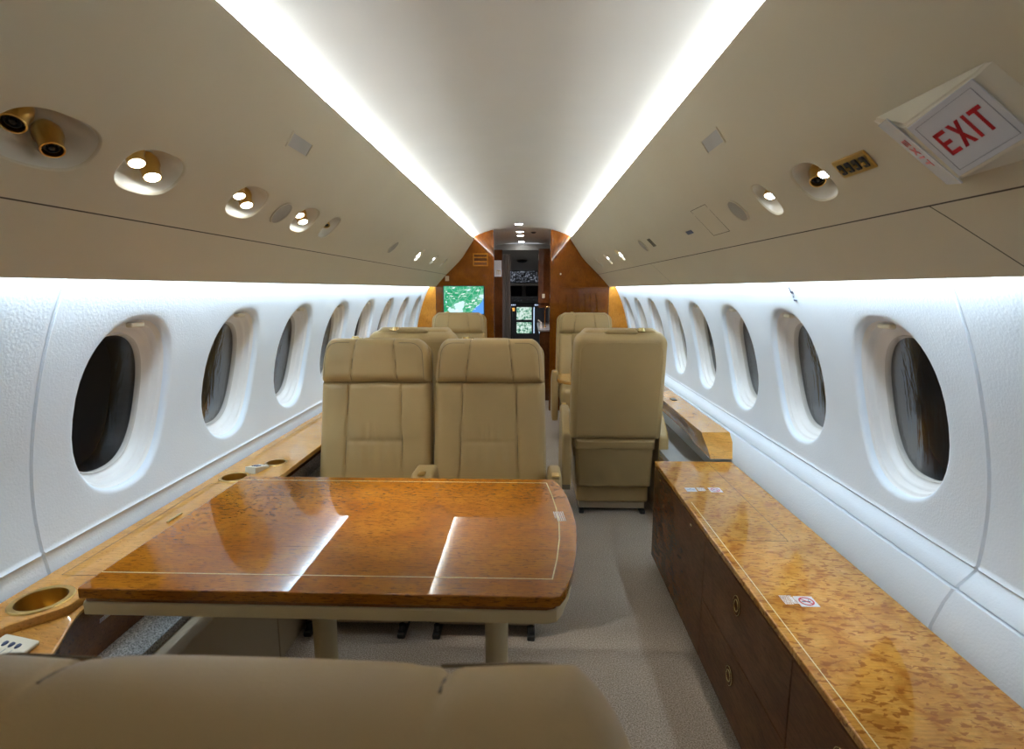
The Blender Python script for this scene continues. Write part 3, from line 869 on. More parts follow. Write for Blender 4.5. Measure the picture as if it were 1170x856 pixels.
root = thing('pilot_seat', 'dark pilot seat edge seen past the cockpit curtain', 'pilot seat', (-.28, 7.75, 0))
bm = bmesh.new(); box(bm, -.16, .12, 0, .10, .45, 1.02, .04, 4); link('backrest', bm, 'rubber', root)
bm = bmesh.new(); box(bm, -.16, .12, .06, .45, .38, .46, .03, 3); link('seat', bm, 'rubber', root)
bm = bmesh.new(); box(bm, -.1, .06, .12, .36, 0, .38, .01, 2); link('base', bm, 'darkgrey', root)

# ------------------------------------------------------------------ side ledges
def cup_hole_plate(bm, x0, x1, y0, y1, z, cups, thick):
    pass
LZ = .60
def ledge_left():
    root = thing('side_ledge', 'long honey wood side ledge under the left windows beside the dining table', 'ledge', (0, 0, 0))
    holes = [(-1.005, 1.075, .046), (-1.012, 1.845, .034), (-.930, 1.990, .034)]
    holes = [(-1.003, 1.075, .050), (-1.000, 1.865, .044), (-.925, 2.035, .036)]
    bm = bmesh.new()
    xo = -1.082; N = 12
    def sst(t): t = max(0, min(1, t)); return t * t * (3 - 2 * t)
    def xi(y):
        if y < 1.10: return lerp(-1.005, -.932, sst((y - .965) / .10))
        return lerp(-.932, -.848, sst((y - 1.15) / .40))
    def ysub(a, b):
        if a >= 1.7: return [a, b]
        n = max(1, int((min(b, 1.7) - max(a, .9)) / .02)) if b > .9 else 1
        st = max(a, .9); out = ([a] if a < .9 else []) + [lerp(st, min(b, 1.7), k / n) for k in range(n + 1)] if b > .9 else [a, b]
        if b > 1.7: out.append(b)
        return out
    def rect(ya, yb): sheet(bm, [[(lerp(xi(y), xo, i / N), y, LZ) for i in range(N + 1)] for y in ysub(ya, yb)])
    cells = sorted(((h[1] - .065, h[1] + .065, h) for h in holes), key=lambda c: c[0])
    y = Y0; allys = []
    for a, b, (hx, hy, r) in cells:
        rect(y, a); allys += ysub(y, a)
        per = [(lerp(xi(a), xo, i / N), a) for i in range(N)] + [(xo, lerp(a, b, i / N)) for i in range(N)] + [(lerp(xo, xi(b), i / N), b) for i in range(N)] + [(xi(lerp(b, a, i / N)), lerp(b, a, i / N)) for i in range(N)]
        allys += [lerp(a, b, i / N) for i in range(N + 1)]
        hole = []
        for (px, py) in per:
            th = math.atan2(py - hy, px - hx); hole.append((hx + r * math.cos(th), hy + r * math.sin(th), LZ))
        sheet(bm, [[(px, py, LZ) for px, py in per], hole, [(p[0], p[1], LZ - .02) for p in hole]], close=True)
        y = b
    rect(y, 5.62); allys += ysub(y, 5.62)
    allys = sorted(set(round(v, 5) for v in allys))
    nose = [(0, LZ), (.0045, LZ - .0015), (.006, LZ - .006), (.006, LZ - .016), (.004, LZ - .021), (0, LZ - .024)]
    sheet(bm, [[(xi(yy) + x, yy, z) for x, z in nose] for yy in allys])
    bmesh.ops.remove_doubles(bm, verts=bm.verts, dist=.0003)
    link('top', bm, 'ledge_wood', root, angle=50)
    # lower sloping shelf with the seat control, in front of the near cup holder
    def so(y):
        t = sst((y - .93) / .17)
        return lerp(-.885, xi(1.10) + .004, t) if y < 1.10 else xi(y) + .004
    def zs(y): return lerp(.556, .577, sst((y - .93) / .17))
    ysh = [v for v in allys if v <= 1.10] + [1.10]
    bm = bmesh.new(); sheet(bm, [[(xi(yy) + .001, yy, .580), (so(yy) + .001, yy, zs(yy)), (so(yy) + .005, yy, zs(yy) - .004), (so(yy) + .003, yy, zs(yy) - .012)] for yy in ysh])
    link('control_shelf', bm, 'ledge_wood', root, angle=50)
    bm = bmesh.new(); sheet(bm, [[(so(yy), yy, zs(yy) - .010), (so(yy) - .010, yy, zs(yy) - .018), (-.946, yy, .422), (-.975, yy, .422), (-.995, yy, .55)] for yy in allys])
    link('front_panel', bm, 'dark_wood', root, angle=50)
    for (hx, hy, r) in holes:
        bm = bmesh.new()
        lathe(bm, [(0, -.055), (r * .86, -.055), (r * .9, -.05), (r * .92, 0), (r * .95, .003), (r * 1.16, .003), (r * 1.2, .0005)], 48, Matrix.Translation((hx, hy, LZ)))
        link('cup_holder', bm, 'brass', root, angle=35)
    # small bar handle and hatch joints of the stowed table flap
    bm = bmesh.new(); box(bm, -.989, -.979, 1.47, 1.535, LZ, LZ + .007, .003, 2); link('flap_pull', bm, 'gold', root)
    bm = bmesh.new()
    for a in ((-1.05, -1.0488, 1.18, 1.80), (-1.05, -.86, 1.18, 1.1812), (-1.05, -.86, 1.7988, 1.80), (-1.05, -1.0488, 2.12, 3.2)):
        box(bm, a[0], a[1], a[2], a[3], LZ, LZ + .0004)
    link('flap_joint', bm, 'seam', root)
    # raised bulge below the near cup holder
    return root
ledge_left()
# passenger control units on the ledge
def control(loc, rz, label, tilt=0, sc=1.0, flat=False):
    root = thing('seat_control', label, 'control', loc, rz, 'ledge seat controls')
    root.scale = (sc, sc, sc)
    if flat:
        root.rotation_euler = (0, tilt, 0)
        bm = bmesh.new(); box(bm, -.036, .036, -.055, .045, 0, .012, .005, 3); link('body', bm, 'ivory', root)
        for q in range(3):
            bm = bmesh.new(); lathe(bm, [(0, .0035), (.004, .003), (.006, 0)], 16, Matrix.Translation((-.012 + q * .013, .018, .012)) @ Matrix.Diagonal((.7, 1.3, 1, 1)))
            link('button', bm, 'blueink', root)
        for q in range(3):
            bm = bmesh.new(); box(bm, -.0126 + q * .013, -.0114 + q * .013, -.008, .006, .012, .0124); link('marking', bm, 'ink', root)
        return root
    bm = bmesh.new(); prism(bm, [(-.055, 0), (.055, 0), (.055, .014), (-.05, .034)], -.032, .032, axis='x', bev=.004, seg=2); link('body', bm, 'ivory', root)
    for q in range(3):
        bm = bmesh.new(); box(bm, -.018 + q * .014, -.010 + q * .014, -.02, .008, .022, .028, .002, 2)
        for v in bm.verts: v.co.z += -.18 * v.co.y
        link('button', bm, 'blueink', root)
    bm = bmesh.new()
    for q in range(3): box(bm, -.016 + q * .014, -.0145 + q * .014, .012, .035, .0185, .0195)
    for v in bm.verts: v.co.z += -.18 * v.co.y + .006
    link('marking', bm, 'ink', root)
control((-.955, .930, .571), 0, 'ivory control pad with dark buttons beside the near brass cup holder', .21, 1.0, True)
control((-.955, 1.945, LZ), -.2, 'ivory control pad between the two far brass cup holders', 0, .72)
# white pictogram stickers
def strokes(bm, mt, lines, w=.0012, z=.0004):
    for (x0, y0, x1, y1) in lines:
        d = Vector((x1 - x0, y1 - y0)); L = d.length; a = math.atan2(d.y, d.x)
        m2 = mt @ Matrix.Translation((x0, y0, 0)) @ Matrix.Rotation(a, 4, 'Z')
        box(bm, 0, L, -w / 2, w / 2, 0, z, mtx=m2)
def textlines(bm, mt, n, w, pitch, h, seed):
    r = random.Random(seed)
    for i in range(n):
        x = 0
        while x < w * (1 if i < n - 1 else .7):
            l = r.uniform(.002, .006)
            box(bm, x, min(x + l, w), -i * pitch - h, -i * pitch, 0, .0003, mtx=mt); x += l + .0012
def ring2(bm, mt, r, w, n=28, z=.0005):
    a = [[mt @ Vector((q * math.cos(2 * PI * i / n), q * math.sin(2 * PI * i / n), zz)) for i in range(n)] for q, zz in ((r, 0), (r, z), (r - w, z), (r - w, 0))]
    sheet(bm, a, close=True)

# seat-recline diagram on the ledge front
dn = Vector((.90, 0, -.43)); 
root = thing('seat_diagram_sticker', 'small white seat diagram sticker on dark ledge face by cup holder', 'sticker', (-.925, 1.155, .535))
fx = Vector((0, 1, 0)); fn = Vector((.898, 0, -.44)); fy = fn.cross(fx)
# ledge face plane runs from (-.86,.57) to (-.938,.422)
ez = Vector((.137, 0, -.020)).normalized(); ey_ = Vector((.020, 0, .137)).normalized()
mt = frame_mtx((-.0005, 0, 0), (0, 1, 0), ey_, ez)
bm = bmesh.new()
strokes(bm, mt, [(-.012, .022, -.004, .004), (-.004, .004, .012, .004), (.012, .004, .018, -.010), (-.006, -.004, .010, -.004), (-.004, .004, -.008, -.012)], .0035)
textlines(bm, mt @ Matrix.Translation((-.03, .03, 0)), 2, .014, .004, .0018, 4); textlines(bm, mt @ Matrix.Translation((.010, .034, 0)), 2, .016, .004, .0018, 5)
textlines(bm, mt @ Matrix.Translation((-.022, -.018, 0)), 3, .04, .004, .0018, 6)
link('print', bm, 'white', root)

# right ledge, forward of the credenza
root = thing('side_ledge', 'honey wood armrest ledge on right wall starting past the low cabinet', 'ledge', (0, 0, 0))
def rl(y): return .905
bm = bmesh.new()
prof = [(.902, .600), (1.035, .600), (1.035, .50), (.925, .50), (.930, .515), (.928, .54), (.915, .565), (.902, .585)]
def rowR(y, sh): return [(x, y + sh * (z - .6), z) for x, z in prof]
prof0 = [(.902, .600), (1.035, .600), (1.035, .503), (.914, .503), (.913, .515), (.911, .54), (.907, .565), (.902, .585)]
prof1 = [(.902, .600), (1.035, .600), (1.035, .503), (.935, .503), (.932, .52), (.924, .55), (.909, .58), (.902, .590)]
def rowQ(pr_, y, sh): return [(x, y + sh * (z - .6), z) for x, z in pr_]
rows = [rowQ(prof0, 2.555, 1.15), rowQ(prof0, 2.62, 1.0), rowQ(prof0, 2.72, .2), rowQ(prof1, 2.86, 0), rowQ(prof1, 5.60, 0)]
vr = sheet(bm, rows, close=True); bm.faces.new(vr[0]); bm.faces.new(vr[-1][::-1])
link('body', bm, 'ledge_wood', root, angle=35)
bm = bmesh.new(); box(bm, .955, .985, 3.30, 3.36, .600, .606, .002, 2); link('flap_pull', bm, 'rubber', root)

# ------------------------------------------------------------------ credenza on the right
def credenza():
    root = thing('credenza', 'low burl wood cabinet along the right wall with glossy top', 'cabinet', (0, 0, 0))
    yE = 2.415; zt = .50; xf = .655
    bm = bmesh.new(); prism(bm, [(xf, -.1), (1.010, -.1), (1.000, yE), (xf - .004, yE)], zt - .020, zt, axis='z', bev=.004, seg=3)
    link('top', bm, 'cred_wood', root)
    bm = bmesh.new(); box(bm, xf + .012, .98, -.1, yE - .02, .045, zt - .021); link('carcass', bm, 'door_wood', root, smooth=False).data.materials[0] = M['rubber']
    bm = bmesh.new(); box(bm, xf + .035, .95, -.1, yE - .03, 0, .044); link('plinth', bm, 'rubber', root)
    def latch(par, y, z, r=.017):
        mt = frame_mtx((xf - .005, y, z), (0, 1, 0), (0, 0, 1), (-1, 0, 0))
        bm = bmesh.new()
        lathe(bm, [(r * 1.35, 0), (r * 1.35, .002), (r * 1.25, .0035), (r * 1.12, .002), (r * 1.05, -.001), (0, -.001)], 32, mt)
        for v in bm.verts: v.co.z = z + (v.co.z - z) * 1.25
        p = link('ring_pull', bm, 'door_wood', par)
        bm = bmesh.new(); tube(bm, [(xf - .0085, y + r * .75 * math.cos(a), z + r * 1.0 * math.sin(a)) for a in [2 * PI * i / 24 for i in range(24)]], .0016, 8, closed=True)
        link('ring', bm, 'gold', p)
        bm = bmesh.new(); tube(bm, [(xf - .0075, y + r * 1.3 * math.cos(a), z + r * 1.62 * math.sin(a)) for a in [2 * PI * i / 32 for i in range(32)]], .0012, 8, closed=True)
        link('rim', bm, 'gold', p)
    def front(nm, y0, y1, z0, z1, ly=None, lz=None):
        bm = bmesh.new(); box(bm, xf - .004, xf + .0115, y0 + .0015, y1 - .0015, z0 + .0015, z1 - .0015, .002, 2)
        d = link(nm, bm, 'door_wood', root)
        if ly: latch(d, ly, lz)
    zb, zm, zh = .045, .262, zt - .0215
    front('door', 1.69, yE - .006, zb, zh)
    front('drawer', 1.095, 1.69, zm, zh, 1.40, .415); front('drawer', 1.095, 1.69, zb, zm, 1.42, .185)
    front('drawer', .5, 1.095, zm, zh, .895, .415); front('drawer', .5, 1.095, zb, zm, .9, .185)
    front('door', -.09, .5, zb, zh)
    for y in (2.28, 1.83):
        bm = bmesh.new(); box(bm, xf - .010, xf - .0042, y - .008, y + .008, .452, .459, .002, 2); link('catch', bm, 'gold', root)
    # inlay line and panel joints in the top
    bm = bmesh.new(); box(bm, xf + .019, xf + .0212, -.1, 1.93, zt, zt + .0004); link('inlay', bm, 'goldline', root)
    bm = bmesh.new(); box(bm, .885, .8862, 1.62, 2.40, zt, zt + .0003); box(bm, .70, .885, 1.62, 1.6212, zt, zt + .0003); link('top_joint', bm, 'seam', root)
    return root
credenza()
# no smoking placard and neighbours on the credenza top
def placard(loc, label, icons):
    root = thing('placard', label, 'placard', loc, 0, None)
    mt0 = Matrix.Identity(4)
    W, Rr, T = bmesh.new(), bmesh.new(), bmesh.new()
    K = bmesh.new()
    for kind, x, y in icons:
        m = Matrix.Translation((x, y, 0))
        if kind == 'nosmoke':
            box(W, -.023, .023, -.023, .023, 0, .0005, mtx=m); link('card', W, 'signface', root); W = bmesh.new()
            m1 = m @ Matrix.Translation((0, 0, .0005))
            ring2(Rr, m1, .0185, .004); strokes(Rr, m1, [(-.011, .011, .011, -.011)], .0035)
            box(K, -.012, .010, -.0028, .0015, 0, .0003, mtx=m1); strokes(K, m1, [(.006, .003, .009, .009)], .0015, .0003)
        elif kind == 'belt':
            box(W, -.020, .020, -.020, .020, 0, .0005, mtx=m); link('card', W, 'signface', root); W = bmesh.new()
            m1 = m @ Matrix.Translation((0, 0, .0005))
            strokes(K, m1, [(-.016, -.002, -.003, .002), (.016, -.002, .004, .002), (-.004, .004, .005, .004), (0, .012, 0, .005)], .004, .0003)
        elif kind.startswith('text'):
            n = int(kind[4:]); textlines(T, m @ Matrix.Rotation(-.0, 4, 'Z'), n, .030 if n > 5 else .022, .0045, .0026, n)
    W.free(); link('red_ring', Rr, 'red', root); link('symbol', K, 'blueink', root); link('small_text', T, 'white', root)
placard((.762, 1.285, .5002), 'no smoking sticker with text on near part of cabinet top', [('nosmoke', .012, .0), ('text9', -.046, .026), ('text7', -.022, .020)])
placard((.765, 2.055, .5002), 'seat belt and no smoking stickers at far end of cabinet top', [('nosmoke', .040, 0), ('belt', -.055, 0), ('text8', -.028, .022)])
# wall emergency sticker
o_ = Vector((0, 0, 0))
root = thing('wall_sticker', 'tiny dark pictogram on right white wall near the light line', 'sticker', (wallx(1.262) - .0015, 1.905, 1.262))
sx = (wallx(1.25) - wallx(1.275)) / .025
ey = Vector((-sx, 0, 1)).normalized(); ex = Vector((0, -1, 0)); en = ex.cross(ey)
mt = frame_mtx((0, 0, 0), ex, ey, en)
bm = bmesh.new()
strokes(bm, mt, [(-.010, .026, -.006, .010), (-.012, .008, .008, .004), (-.004, -.008, -.003, -.013)], .006, .001); box(bm, -.008, .008, .002, .011, 0, .001, mtx=mt); box(bm, -.010, .012, -.026, -.021, 0, .001, mtx=mt)
link('print', bm, 'blueink', root)

# ------------------------------------------------------------------ dining table
def dining_table():
    root = thing('dining_table', 'glossy burl wood dining table with cream edge and gold inlay', 'table', (0, 0, 0))
    right = [(.118, .988), (.135, .995), (.148, 1.02), (.165, 1.08), (.180, 1.16), (.190, 1.25), (.194, 1.33), (.192, 1.42), (.184, 1.52), (.170, 1.60), (.158, 1.645), (.150, 1.655), (.138, 1.660)]
    pts = [(-.846, .998), (-.842, .992)] + right + [(-.842, 1.66), (-.846, 1.655)]
    bm = bmesh.new(); prism(bm, pts, .656, .680, axis='z', bev=.0035, seg=3); link('tabletop', bm, 'table_wood', root, angle=35)
    ins = [(x - (.006 if x > 0 else 0), y + (.004 if y < 1.3 else -.004)) for x, y in pts]
    ins2 = [(x + (.004 if x < 0 else 0), y) for x, y in ins]
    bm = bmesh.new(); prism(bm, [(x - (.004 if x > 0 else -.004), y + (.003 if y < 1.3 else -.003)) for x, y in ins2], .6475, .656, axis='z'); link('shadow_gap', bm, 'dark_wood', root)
    bm = bmesh.new(); prism(bm, ins2, .618, .647, axis='z', bev=.004, seg=3); link('under_frame', bm, 'cream', root, angle=35)
    # gold inlay: front line, right curve, back line
    bm = bmesh.new()
    def band(path, w=.0030):
        rows = []
        for i, p in enumerate(path):
            a = Vector(path[max(i - 1, 0)]); b = Vector(path[min(i + 1, len(path) - 1)]); d = (b - a).normalized(); n_ = Vector((-d.y, d.x)) * w / 2
            rows.append([(p[0] + n_.x, p[1] + n_.y, .6803), (p[0] - n_.x, p[1] - n_.y, .6803)])
        sheet(bm, rows)
    band([(-.842, 1.056), (.122, 1.056)])
    band([(.122, 1.0545), (.136, 1.14), (.147, 1.24), (.151, 1.33), (.149, 1.42), (.141, 1.52), (.128, 1.6265)])
    band([(.128, 1.625), (-.842, 1.625)])
    link('inlay', bm, 'goldline', root)
    bm = bmesh.new()
    for y in (1.184, 1.498): box(bm, -.842, .178, y - .0005, y + .0005, .680, .6802)
    link('leaf_joint', bm, 'dark_wood', root)
    # telescopic legs
    for x in (-.478, -.012):
        bm = bmesh.new()
        lathe(bm, [(.036, .617), (.0335, .60), (.031, .40), (.030, .24), (.028, .225), (.0245, .222), (.0245, .012), (.05, .010), (.052, 0)], 36, Matrix.Translation((x, 1.33, 0)))
        link('leg', bm, 'cream', root, angle=35)
    return root
dining_table()
root = thing('table_sticker', 'small block of white notice text at the rounded table end', 'sticker', (.158, 1.375, .6803))
bm = bmesh.new(); textlines(bm, Matrix.Rotation(-PI / 2 + .08, 4, 'Z') @ Matrix.Translation((-.03, .010, 0)), 6, .062, .0048, .0028, 11)
link('small_text', bm, 'white', root)

# ------------------------------------------------------------------ seats
def pillow(W, h0, h1, Tf, Tb, rtop=.05, rbot=.02, nx=110, nh=90, er=.035, seams=(), wr=None, bseams=(), place=None, berr=None, pipes=None, gd=.007, gw=.0035, pw=.03):
    """rounded cushion in local x / h / d (d<0 is the front).  W(h) half width.
       seams: functions (x,h)->distance to a stitched line on the front"""
    bm = bmesh.new()
    def dist(n):
        return [(.5 - .5 * math.cos(PI * i / n)) * .45 + (i / n) * .55 for i in range(n + 1)]
    us = [2 * t - 1 for t in dist(nx)]; hs = [lerp(h0, h1, t) for t in dist(nh)]
    def width(h):
        w = W(h)
        a = h1 - h
        if a < rtop: w -= rtop - math.sqrt(max(0, rtop ** 2 - (rtop - a) ** 2))
        b = h - h0
        if b < rbot: w -= rbot - math.sqrt(max(0, rbot ** 2 - (rbot - b) ** 2))
        return w
    def edge(x, h, w, er_):
        e = max(0, min(w - abs(x), h - h0, h1 - h)) 
        t = min(1, e / er_)
        return (1 - (1 - t) ** 2.6) ** (1 / 2.6)
    def front(x, h):
        d = Tf * edge(x, h, width(h), er)
        for s in seams:
            q = abs(s(x, h)); d -= gd * math.exp(-(q / gw) ** 2) + .35 * gd * math.exp(-(q / pw) ** 2)
        if wr: d += wr(x, h)
        return place((x, h, -d - .0008))
    if pipes is not None: pipes.append(front)
    F, B = [], []
    for h in hs:
        w = width(h); rf, rb = [], []
        for u in us:
            x = u * w
            d = Tf * edge(x, h, w, er)
            for s in seams:
                q = abs(s(x, h)); d -= gd * math.exp(-(q / gw) ** 2) + .35 * gd * math.exp(-(q / pw) ** 2)
            if wr: d += wr(x, h)
            on = u in (us[0], us[-1]) or h in (hs[0], hs[-1])
            if on: d = 0
            rf.append(place((x, h, -d)))
            db = Tb * edge(x, h, w, berr or er)
            for s in bseams:
                q = abs(s(x, h)); db -= .005 * math.exp(-(q / .0035) ** 2)
            if on: db = 0
            rb.append(place((x, h, db)))
        F.append(rf); B.append(rb)
    sheet(bm, F); sheet(bm, B)
    bmesh.ops.remove_doubles(bm, verts=bm.verts, dist=.00005)
    return bm

LEAN = math.radians(11.5)
def back_place(p):
    x, h, d = p
    return (x, .055 + h * math.sin(LEAN) + d * math.cos(LEAN), .40 + h * math.cos(LEAN) - d * math.sin(LEAN))
def seat_proto(arms='both', knob=-1, sw=.238, hs=.098):
    root = thing('cabin_seat', '', 'seat')
    big = 1e3
    # --- backrest cushion
    def iw(h): return .118 - .030 * (h - .25) / .25 * .35      # half gap of inner panel seams
    def sL(x, h): return x + (.125 - .03 * h)
    def sR(x, h): return x - (.125 - .03 * h)
    def sM(x, h): return (h - .245) if abs(x) < (.125 - .03 * h) else big
    def wrk(x, h):
        a = .0016 * math.exp(-((h - .275) / .045) ** 2) * math.sin(x * 150 + 3 * math.sin(x * 40)) if abs(x) < .12 and h > .25 else 0
        b = .0022 * math.sin((h - .2) * 42 + abs(x) * 30) * math.exp(-((abs(x) - .135) / .02) ** 2)
        c = .0035 * noise.noise(Vector((x * 7, h * 6, 2.3)))
        d_ = .0018 * math.exp(-((h - .19) / .05) ** 2) * math.sin(x * 120 + 1) if abs(x) < .12 and h < .24 else 0
        return a * 1.8 + b * .8 + c * 1.2 + d_ * 1.6
    pf = []
    bm = pillow(lambda h: .236 - .010 * max(0, h - .1), -.02, .502, .065, .01, rtop=.02, rbot=.03, seams=(sL, sR, sM), wr=wrk, place=back_place, er=.045, pipes=pf, gd=.008)
    bk = link('backrest', bm, 'leather', root, angle=70)
    def pipe(fn, pts, par, r=.0011):
        bm = bmesh.new(); tube(bm, [fn(x, h) for x, h in pts], r, 6); link('seam_piping', bm, 'leather_shade', par)
    for sg in (-1, 1): pipe(pf[0], [(sg * (.125 - .03 * h), h) for h in [.0 + .488 * i / 60 for i in range(61)]], bk)
    pipe(pf[0], [(x, .245) for x in [-.117 + .234 * i / 40 for i in range(41)]], bk)
    # --- headrest
    def hL(x, h): return x + hs - .02 * (h - .5) / .18
    def hR(x, h): return x - hs + .02 * (h - .5) / .18
    pf = []
    bm = pillow(lambda h: .230 - .026 * max(0, (h - .50) / .18) ** 2, .488, .680, .088, .03, rtop=.042, rbot=.022, nx=110, nh=60, er=.048, seams=(hL, hR), place=back_place, pipes=pf,
                wr=lambda x, h: .006 * math.exp(-((h - .60) / .06) ** 2) * (1 if abs(x) < .09 else .6) + .002 * noise.noise(Vector((x * 8, h * 8, 0))))
    hr = link('headrest', bm, 'leather', root, angle=70)
    for sg in (-1, 1):
        pipe(pf[0], [(sg * (hs - .02 * (h - .5) / .18), h) for h in [.497 + .176 * i / 40 for i in range(41)]], hr)
        arcp = [(sg * (.104 + .0), .655)] + [(sg * (.150 + .052 * math.sin(a)), .603 + .052 * math.cos(a)) for a in [PI / 2 * i / 14 for i in range(15)]] + [(sg * (.203 + .006 * t), .603 - .095 * t) for t in (.25, .5, .75, 1)]
        pipe(pf[0], arcp, hr)
    # --- back shell
    bm = pillow(lambda h: sw - .012 * max(0, (h - .06) / .62) ** 1.5, .06, .672, .012, .085, rtop=.062, rbot=.012, nx=80, nh=80, er=.02, berr=.050, place=back_place, wr=None)
    sh = link('back_shell', bm, 'leather', root, angle=70)
    def rim(t):   # welt around the rear face
        k = sw - .040; r = .055
        pts = [(-k, lerp(.075, .632 - r, i / 8)) for i in range(9)] + [(-k + r - r * math.cos(a), .632 - r + r * math.sin(a)) for a in [PI / 2 * i / 8 for i in range(1, 9)]]
        pts += [(-x, h) for x, h in pts[::-1]]
        return pts
    bm = bmesh.new(); tube(bm, [back_place((x, h, .0835)) for x, h in rim(0)], .0022, 6); link('welt', bm, 'leather', sh)
    bm = pillow(lambda h: .225, .0, .072, -.0, .080, rtop=.01, rbot=.01, nx=40, nh=16, er=.02, berr=.018, place=back_place)
    link('shell_band', bm, 'leather', root, angle=70)
    bm = bmesh.new()
    # pocket panel hanging nearly straight below the band
    rows = []
    for j in range(31):
        t = j / 30; z = lerp(.405, .165, t); row = []
        for i in range(41):
            u = i / 20 - 1; x = u * (.222 - .012 * t)
            e = max(0, min(1, (1 - abs(u)) / .08)); rnd = (1 - (1 - e) ** 2.4) ** (1 / 2.4)
            y = .075 + .060 * rnd + .004 * math.sin(u * 9 + t * 4) * t + .010 * t * (1 - abs(u)) - (.035 * max(0, (t - .93) / .07))
            row.append((x, y, z))
        rows.append(row)
    sheet(bm, rows); bm2 = bm
    r0 = [v for v in bm.verts]
    bmesh.ops.solidify(bm, geom=bm.faces[:], thickness=.012)
    link('back_pocket', bm, 'leather', root, angle=70)
    # grab lip and knob on top
    bm = bmesh.new()
    pts = [back_place((x, .676 - .004 * abs(x / .09) ** 3, .030)) for x in [-.085 + .17 * i / 14 for i in range(15)]]
    tube(bm, pts, [.006] + [.0135] * 13 + [.006], 12); link('grab_handle', bm, 'leather', root, angle=60)
    bm = bmesh.new(); c = back_place((knob * .108, .676, .012))
    lathe(bm, [(0, .018), (.012, .017), (.017, .010), (.020, .002), (.022, 0)], 20, Matrix.Translation(c)); 
    box(bm, c[0] - .002, c[0] + .032, c[1] - .012, c[1] + .012, c[2] - .002, c[2] + .010, .003, 2)
    link('headrest_latch', bm, 'gold', root)
    # --- seat cushion
    def cp(p):
        x, h, d = p
        return (x, -.315 + h, .365 - d)
    bm = pillow(lambda h: .228, 0, .375, .095, .06, rtop=.03, rbot=.06, nx=70, nh=70, er=.05, seams=(lambda x, h: x - .12, lambda x, h: x + .12), place=cp, wr=lambda x, h: .003 * noise.noise(Vector((x * 6, h * 6, 5))))
    link('seat_cushion', bm, 'leather', root, angle=70)
    # --- base skirt and rails
    bm = bmesh.new(); box(bm, -.205, .205, -.30, .085, .062, .31, .02, 4); link('base', bm, 'leather', root)
    bm = bmesh.new(); box(bm, -.19, .19, -.25, .07, .022, .0615, .006, 2); link('track_cover', bm, 'beige_panel', root)
    for s in (-1, 1):
        bm = bmesh.new(); box(bm, s * .175 - .014, s * .175 + .014, -.31, .10, 0, .021, .003, 1)
        lathe(bm, [(0, .045), (.011, .045), (.011, .021), (.014, .021)], 12, Matrix.Translation((s * .175, -.285, 0)))
        link('floor_rail', bm, 'rubber', root)
    # --- armrests: side panels that sweep up to the pad
    def arm(xc, wid, nm='armrest', short=False):
        sec = [(-.18, .17), (.14, .17), (.145, .20), (.145, .455), (.11, .485), (.02, .555), (-.04, .585), (-.14, .590), (-.185, .575), (-.195, .54), (-.195, .22)]
        if short: sec = [(-.20, .468), (-.02, .468), (-.02, .53), (-.05, .585), (-.15, .590), (-.195, .575), (-.205, .54)]
        bm = bmesh.new(); prism(bm, sec, xc - wid / 2, xc + wid / 2, axis='x', bev=.014, seg=4)
        a = link(nm, bm, 'leather', root, angle=50)
        bm = bmesh.new(); box(bm, xc - .014, xc + .014, -.192, -.150, .588, .593, .003, 2)
        link('recline_button', bm, 'brass', a)
        if not short:
            bm = bmesh.new(); box(bm, xc - wid / 2 + .004, xc + wid / 2 - .002, .118, .1455, .160, .19, .003, 2); link('arm_bracket', bm, 'leather_shade', a)
    if arms in ('both', 'right'): arm(.268, .052)
    if arms in ('both', 'left'): arm(-.268, .052)
    if arms == 'shared':
        arm(.264, .050); arm(-.240, .085, short=True)
    if arms == 'none': pass
    return root

def dup(root, loc, rz, label):
    r = root.copy(); COL.objects.link(r); r.location = loc; r.rotation_euler = (0, 0, rz); r['label'] = label
    for ch in list(root.children):
        c = ch.copy(); COL.objects.link(c); c.parent = r
        for g in list(ch.children):
            d = g.copy(); COL.objects.link(d); d.parent = c
    return r
def put(r, loc, rz, label):
    r.location = loc; r.rotation_euler = (0, 0, rz); r['label'] = label; r['group'] = 'cream leather cabin seats'
    return r
YA = 2.125
sA_ = put(seat_proto('none'), (-.572, YA, 0), 0, 'cream leather seat by the left wall, facing the camera across the table')
sB_ = put(seat_proto('shared'), (-.091, YA, 0), 0, 'cream leather aisle seat facing the camera beyond the table')
full = put(seat_proto('both', sw=.255), (.555, 3.075, 0), PI, 'cream leather seat seen from behind, alone on the right of the aisle')
sC = dup(full, (-.552, 3.10, 0), PI, 'cream leather seat back peeking out behind the two table seats')
for ch in sC.children:
    if ch.name.startswith('headrest_latch'): ch.location.x = .20
sE = dup(full, (-.552, 4.70, 0), 0, 'cream leather seat under the map screen facing the camera')
sF = dup(full, (.565, 4.70, 0), 0, 'cream leather seat before the right wooden bulkhead, facing the camera')
sG = put(seat_proto('left', hs=.128), (-.085, .395, 0), PI, 'blurred cream leather seat back filling the bottom of the view')
sH = dup(sA_, (-.590, .395, 0), PI, 'cream leather seat with brass latch at the bottom left corner')
for ch in list(sG.children):
    if ch.name.startswith('headrest_latch'): ch.location.x = .245
# pull-out side table by the far right seats
root = thing('side_table', 'small round ended wooden table between the two right seats', 'side table', (.40, 4.02, .60))
bm = bmesh.new()
pts = [(-.02, -.19), (.30, -.19), (.30, .19), (-.02, .19)] + [(-.02 - .10 * math.sin(a), .19 * math.cos(a)) for a in [PI * i / 12 for i in range(1, 12)]]
prism(bm, pts, .0, .025, axis='z', bev=.006, seg=3); link('tabletop', bm, 'ledge_wood', root)
bm = bmesh.new(); box(bm, .16, .505, -.03, .03, -.04, -.001, .005, 2); link('support_arm', bm, 'gold', root)

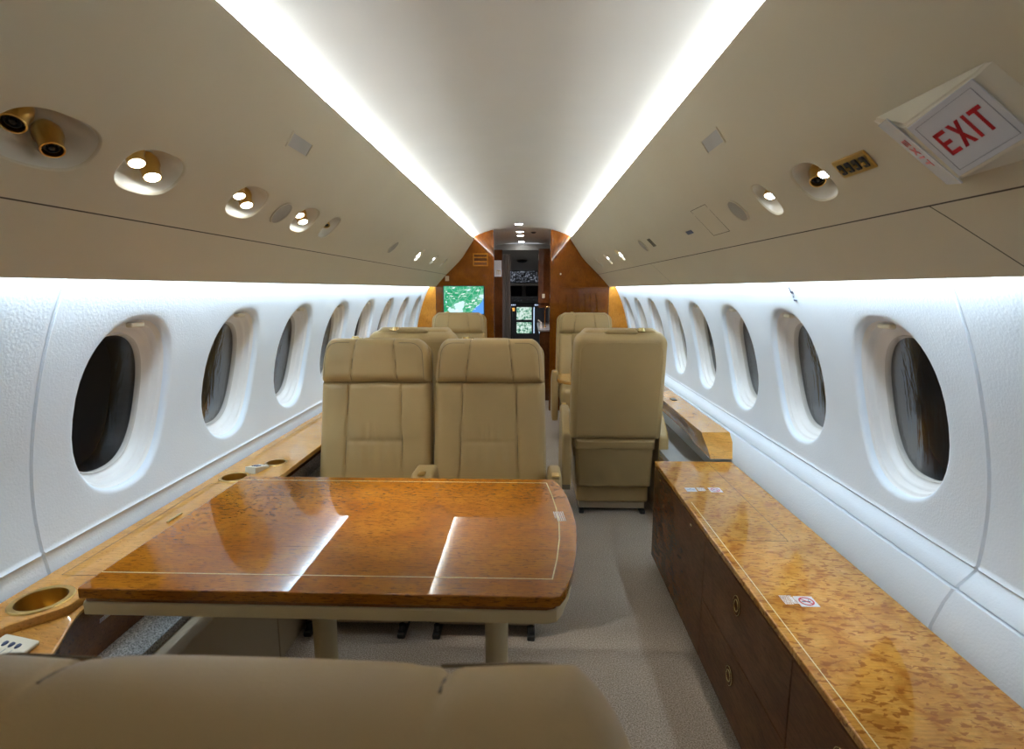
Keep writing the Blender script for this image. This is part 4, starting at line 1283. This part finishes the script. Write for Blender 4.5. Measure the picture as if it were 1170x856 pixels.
# ------------------------------------------------------------------ lights
def spot(name, loc, target, energy, size, blend=.6, col=(1, .95, .86), r=.02):
    l = bpy.data.lights.new(name, 'SPOT'); l.energy = energy; l.spot_size = math.radians(size); l.spot_blend = blend; l.color = col; l.shadow_soft_size = r
    o = bpy.data.objects.new(name, l); COL.objects.link(o); o.location = loc
    o.rotation_euler = (Vector(target) - Vector(loc)).to_track_quat('-Z', 'Y').to_euler()
    o['kind'] = 'helper'
    return o
def unit_pos(side, y): return panel_pt(side, y, .345, .012)
spot('reading_beam', unit_pos(-1, 1.505), (-.22, 1.47, .68), 30, 46, 1.0)
spot('reading_beam', unit_pos(-1, 1.125), (-.75, 1.12, .6), 5, 60, .9)
spot('reading_beam', unit_pos(-1, 1.885), (-.45, 2.0, .7), 5, 55, .9)
spot('reading_beam', unit_pos(1, 1.497), (.45, 1.2, 0), 10, 50, .5)
spot('reading_beam', unit_pos(1, 1.262), (.85, .9, .5), 3, 60, .9)
for s, y in ((-1, 3.85), (1, 3.83), (-1, 4.43), (1, 4.39)):
    spot('reading_beam', unit_pos(s, y), (s * .45, y, .4), 3, 60, .9)

for y in (6.10, 6.53, 7.40):
    spot('downlight_and_fill_beam', (-.03, y, 1.88), (-.03, y, 0), 7, 120, .6, (.95, .97, 1), .03)
spot('downlight_and_fill_beam', (.05, 6.3, 1.85), (.30, 6.75, .85), 9, 50, .6, (1, .85, .6), .03)  # added warm spot with no fixture, brightens the galley niche
W = bpy.data.worlds.new('world'); SC.world = W; W.use_nodes = True
bg = W.node_tree.nodes['Background']; bg.inputs[0].default_value = (.92, .95, 1.0, 1); bg.inputs[1].default_value = .28

# ------------------------------------------------------------------ camera
cam = bpy.data.cameras.new('camera'); co = bpy.data.objects.new('camera', cam); COL.objects.link(co)
cam.sensor_width = 36; cam.sensor_fit = 'HORIZONTAL'; cam.lens = 620 / 1170 * 36
co.location = (.07, 0, 1.28); co.rotation_euler = (math.radians(90 - 8.98), 0, math.radians(1.75))
cam.clip_start = .02
cam.dof.use_dof = True; cam.dof.focus_distance = 2.6; cam.dof.aperture_fstop = 9
SC.camera = co
SC.view_settings.view_transform = 'Standard'; SC.view_settings.look = 'None'
SC.view_settings.gamma = 1; SC.view_settings.use_curve_mapping = False
SC.view_settings.exposure = .34
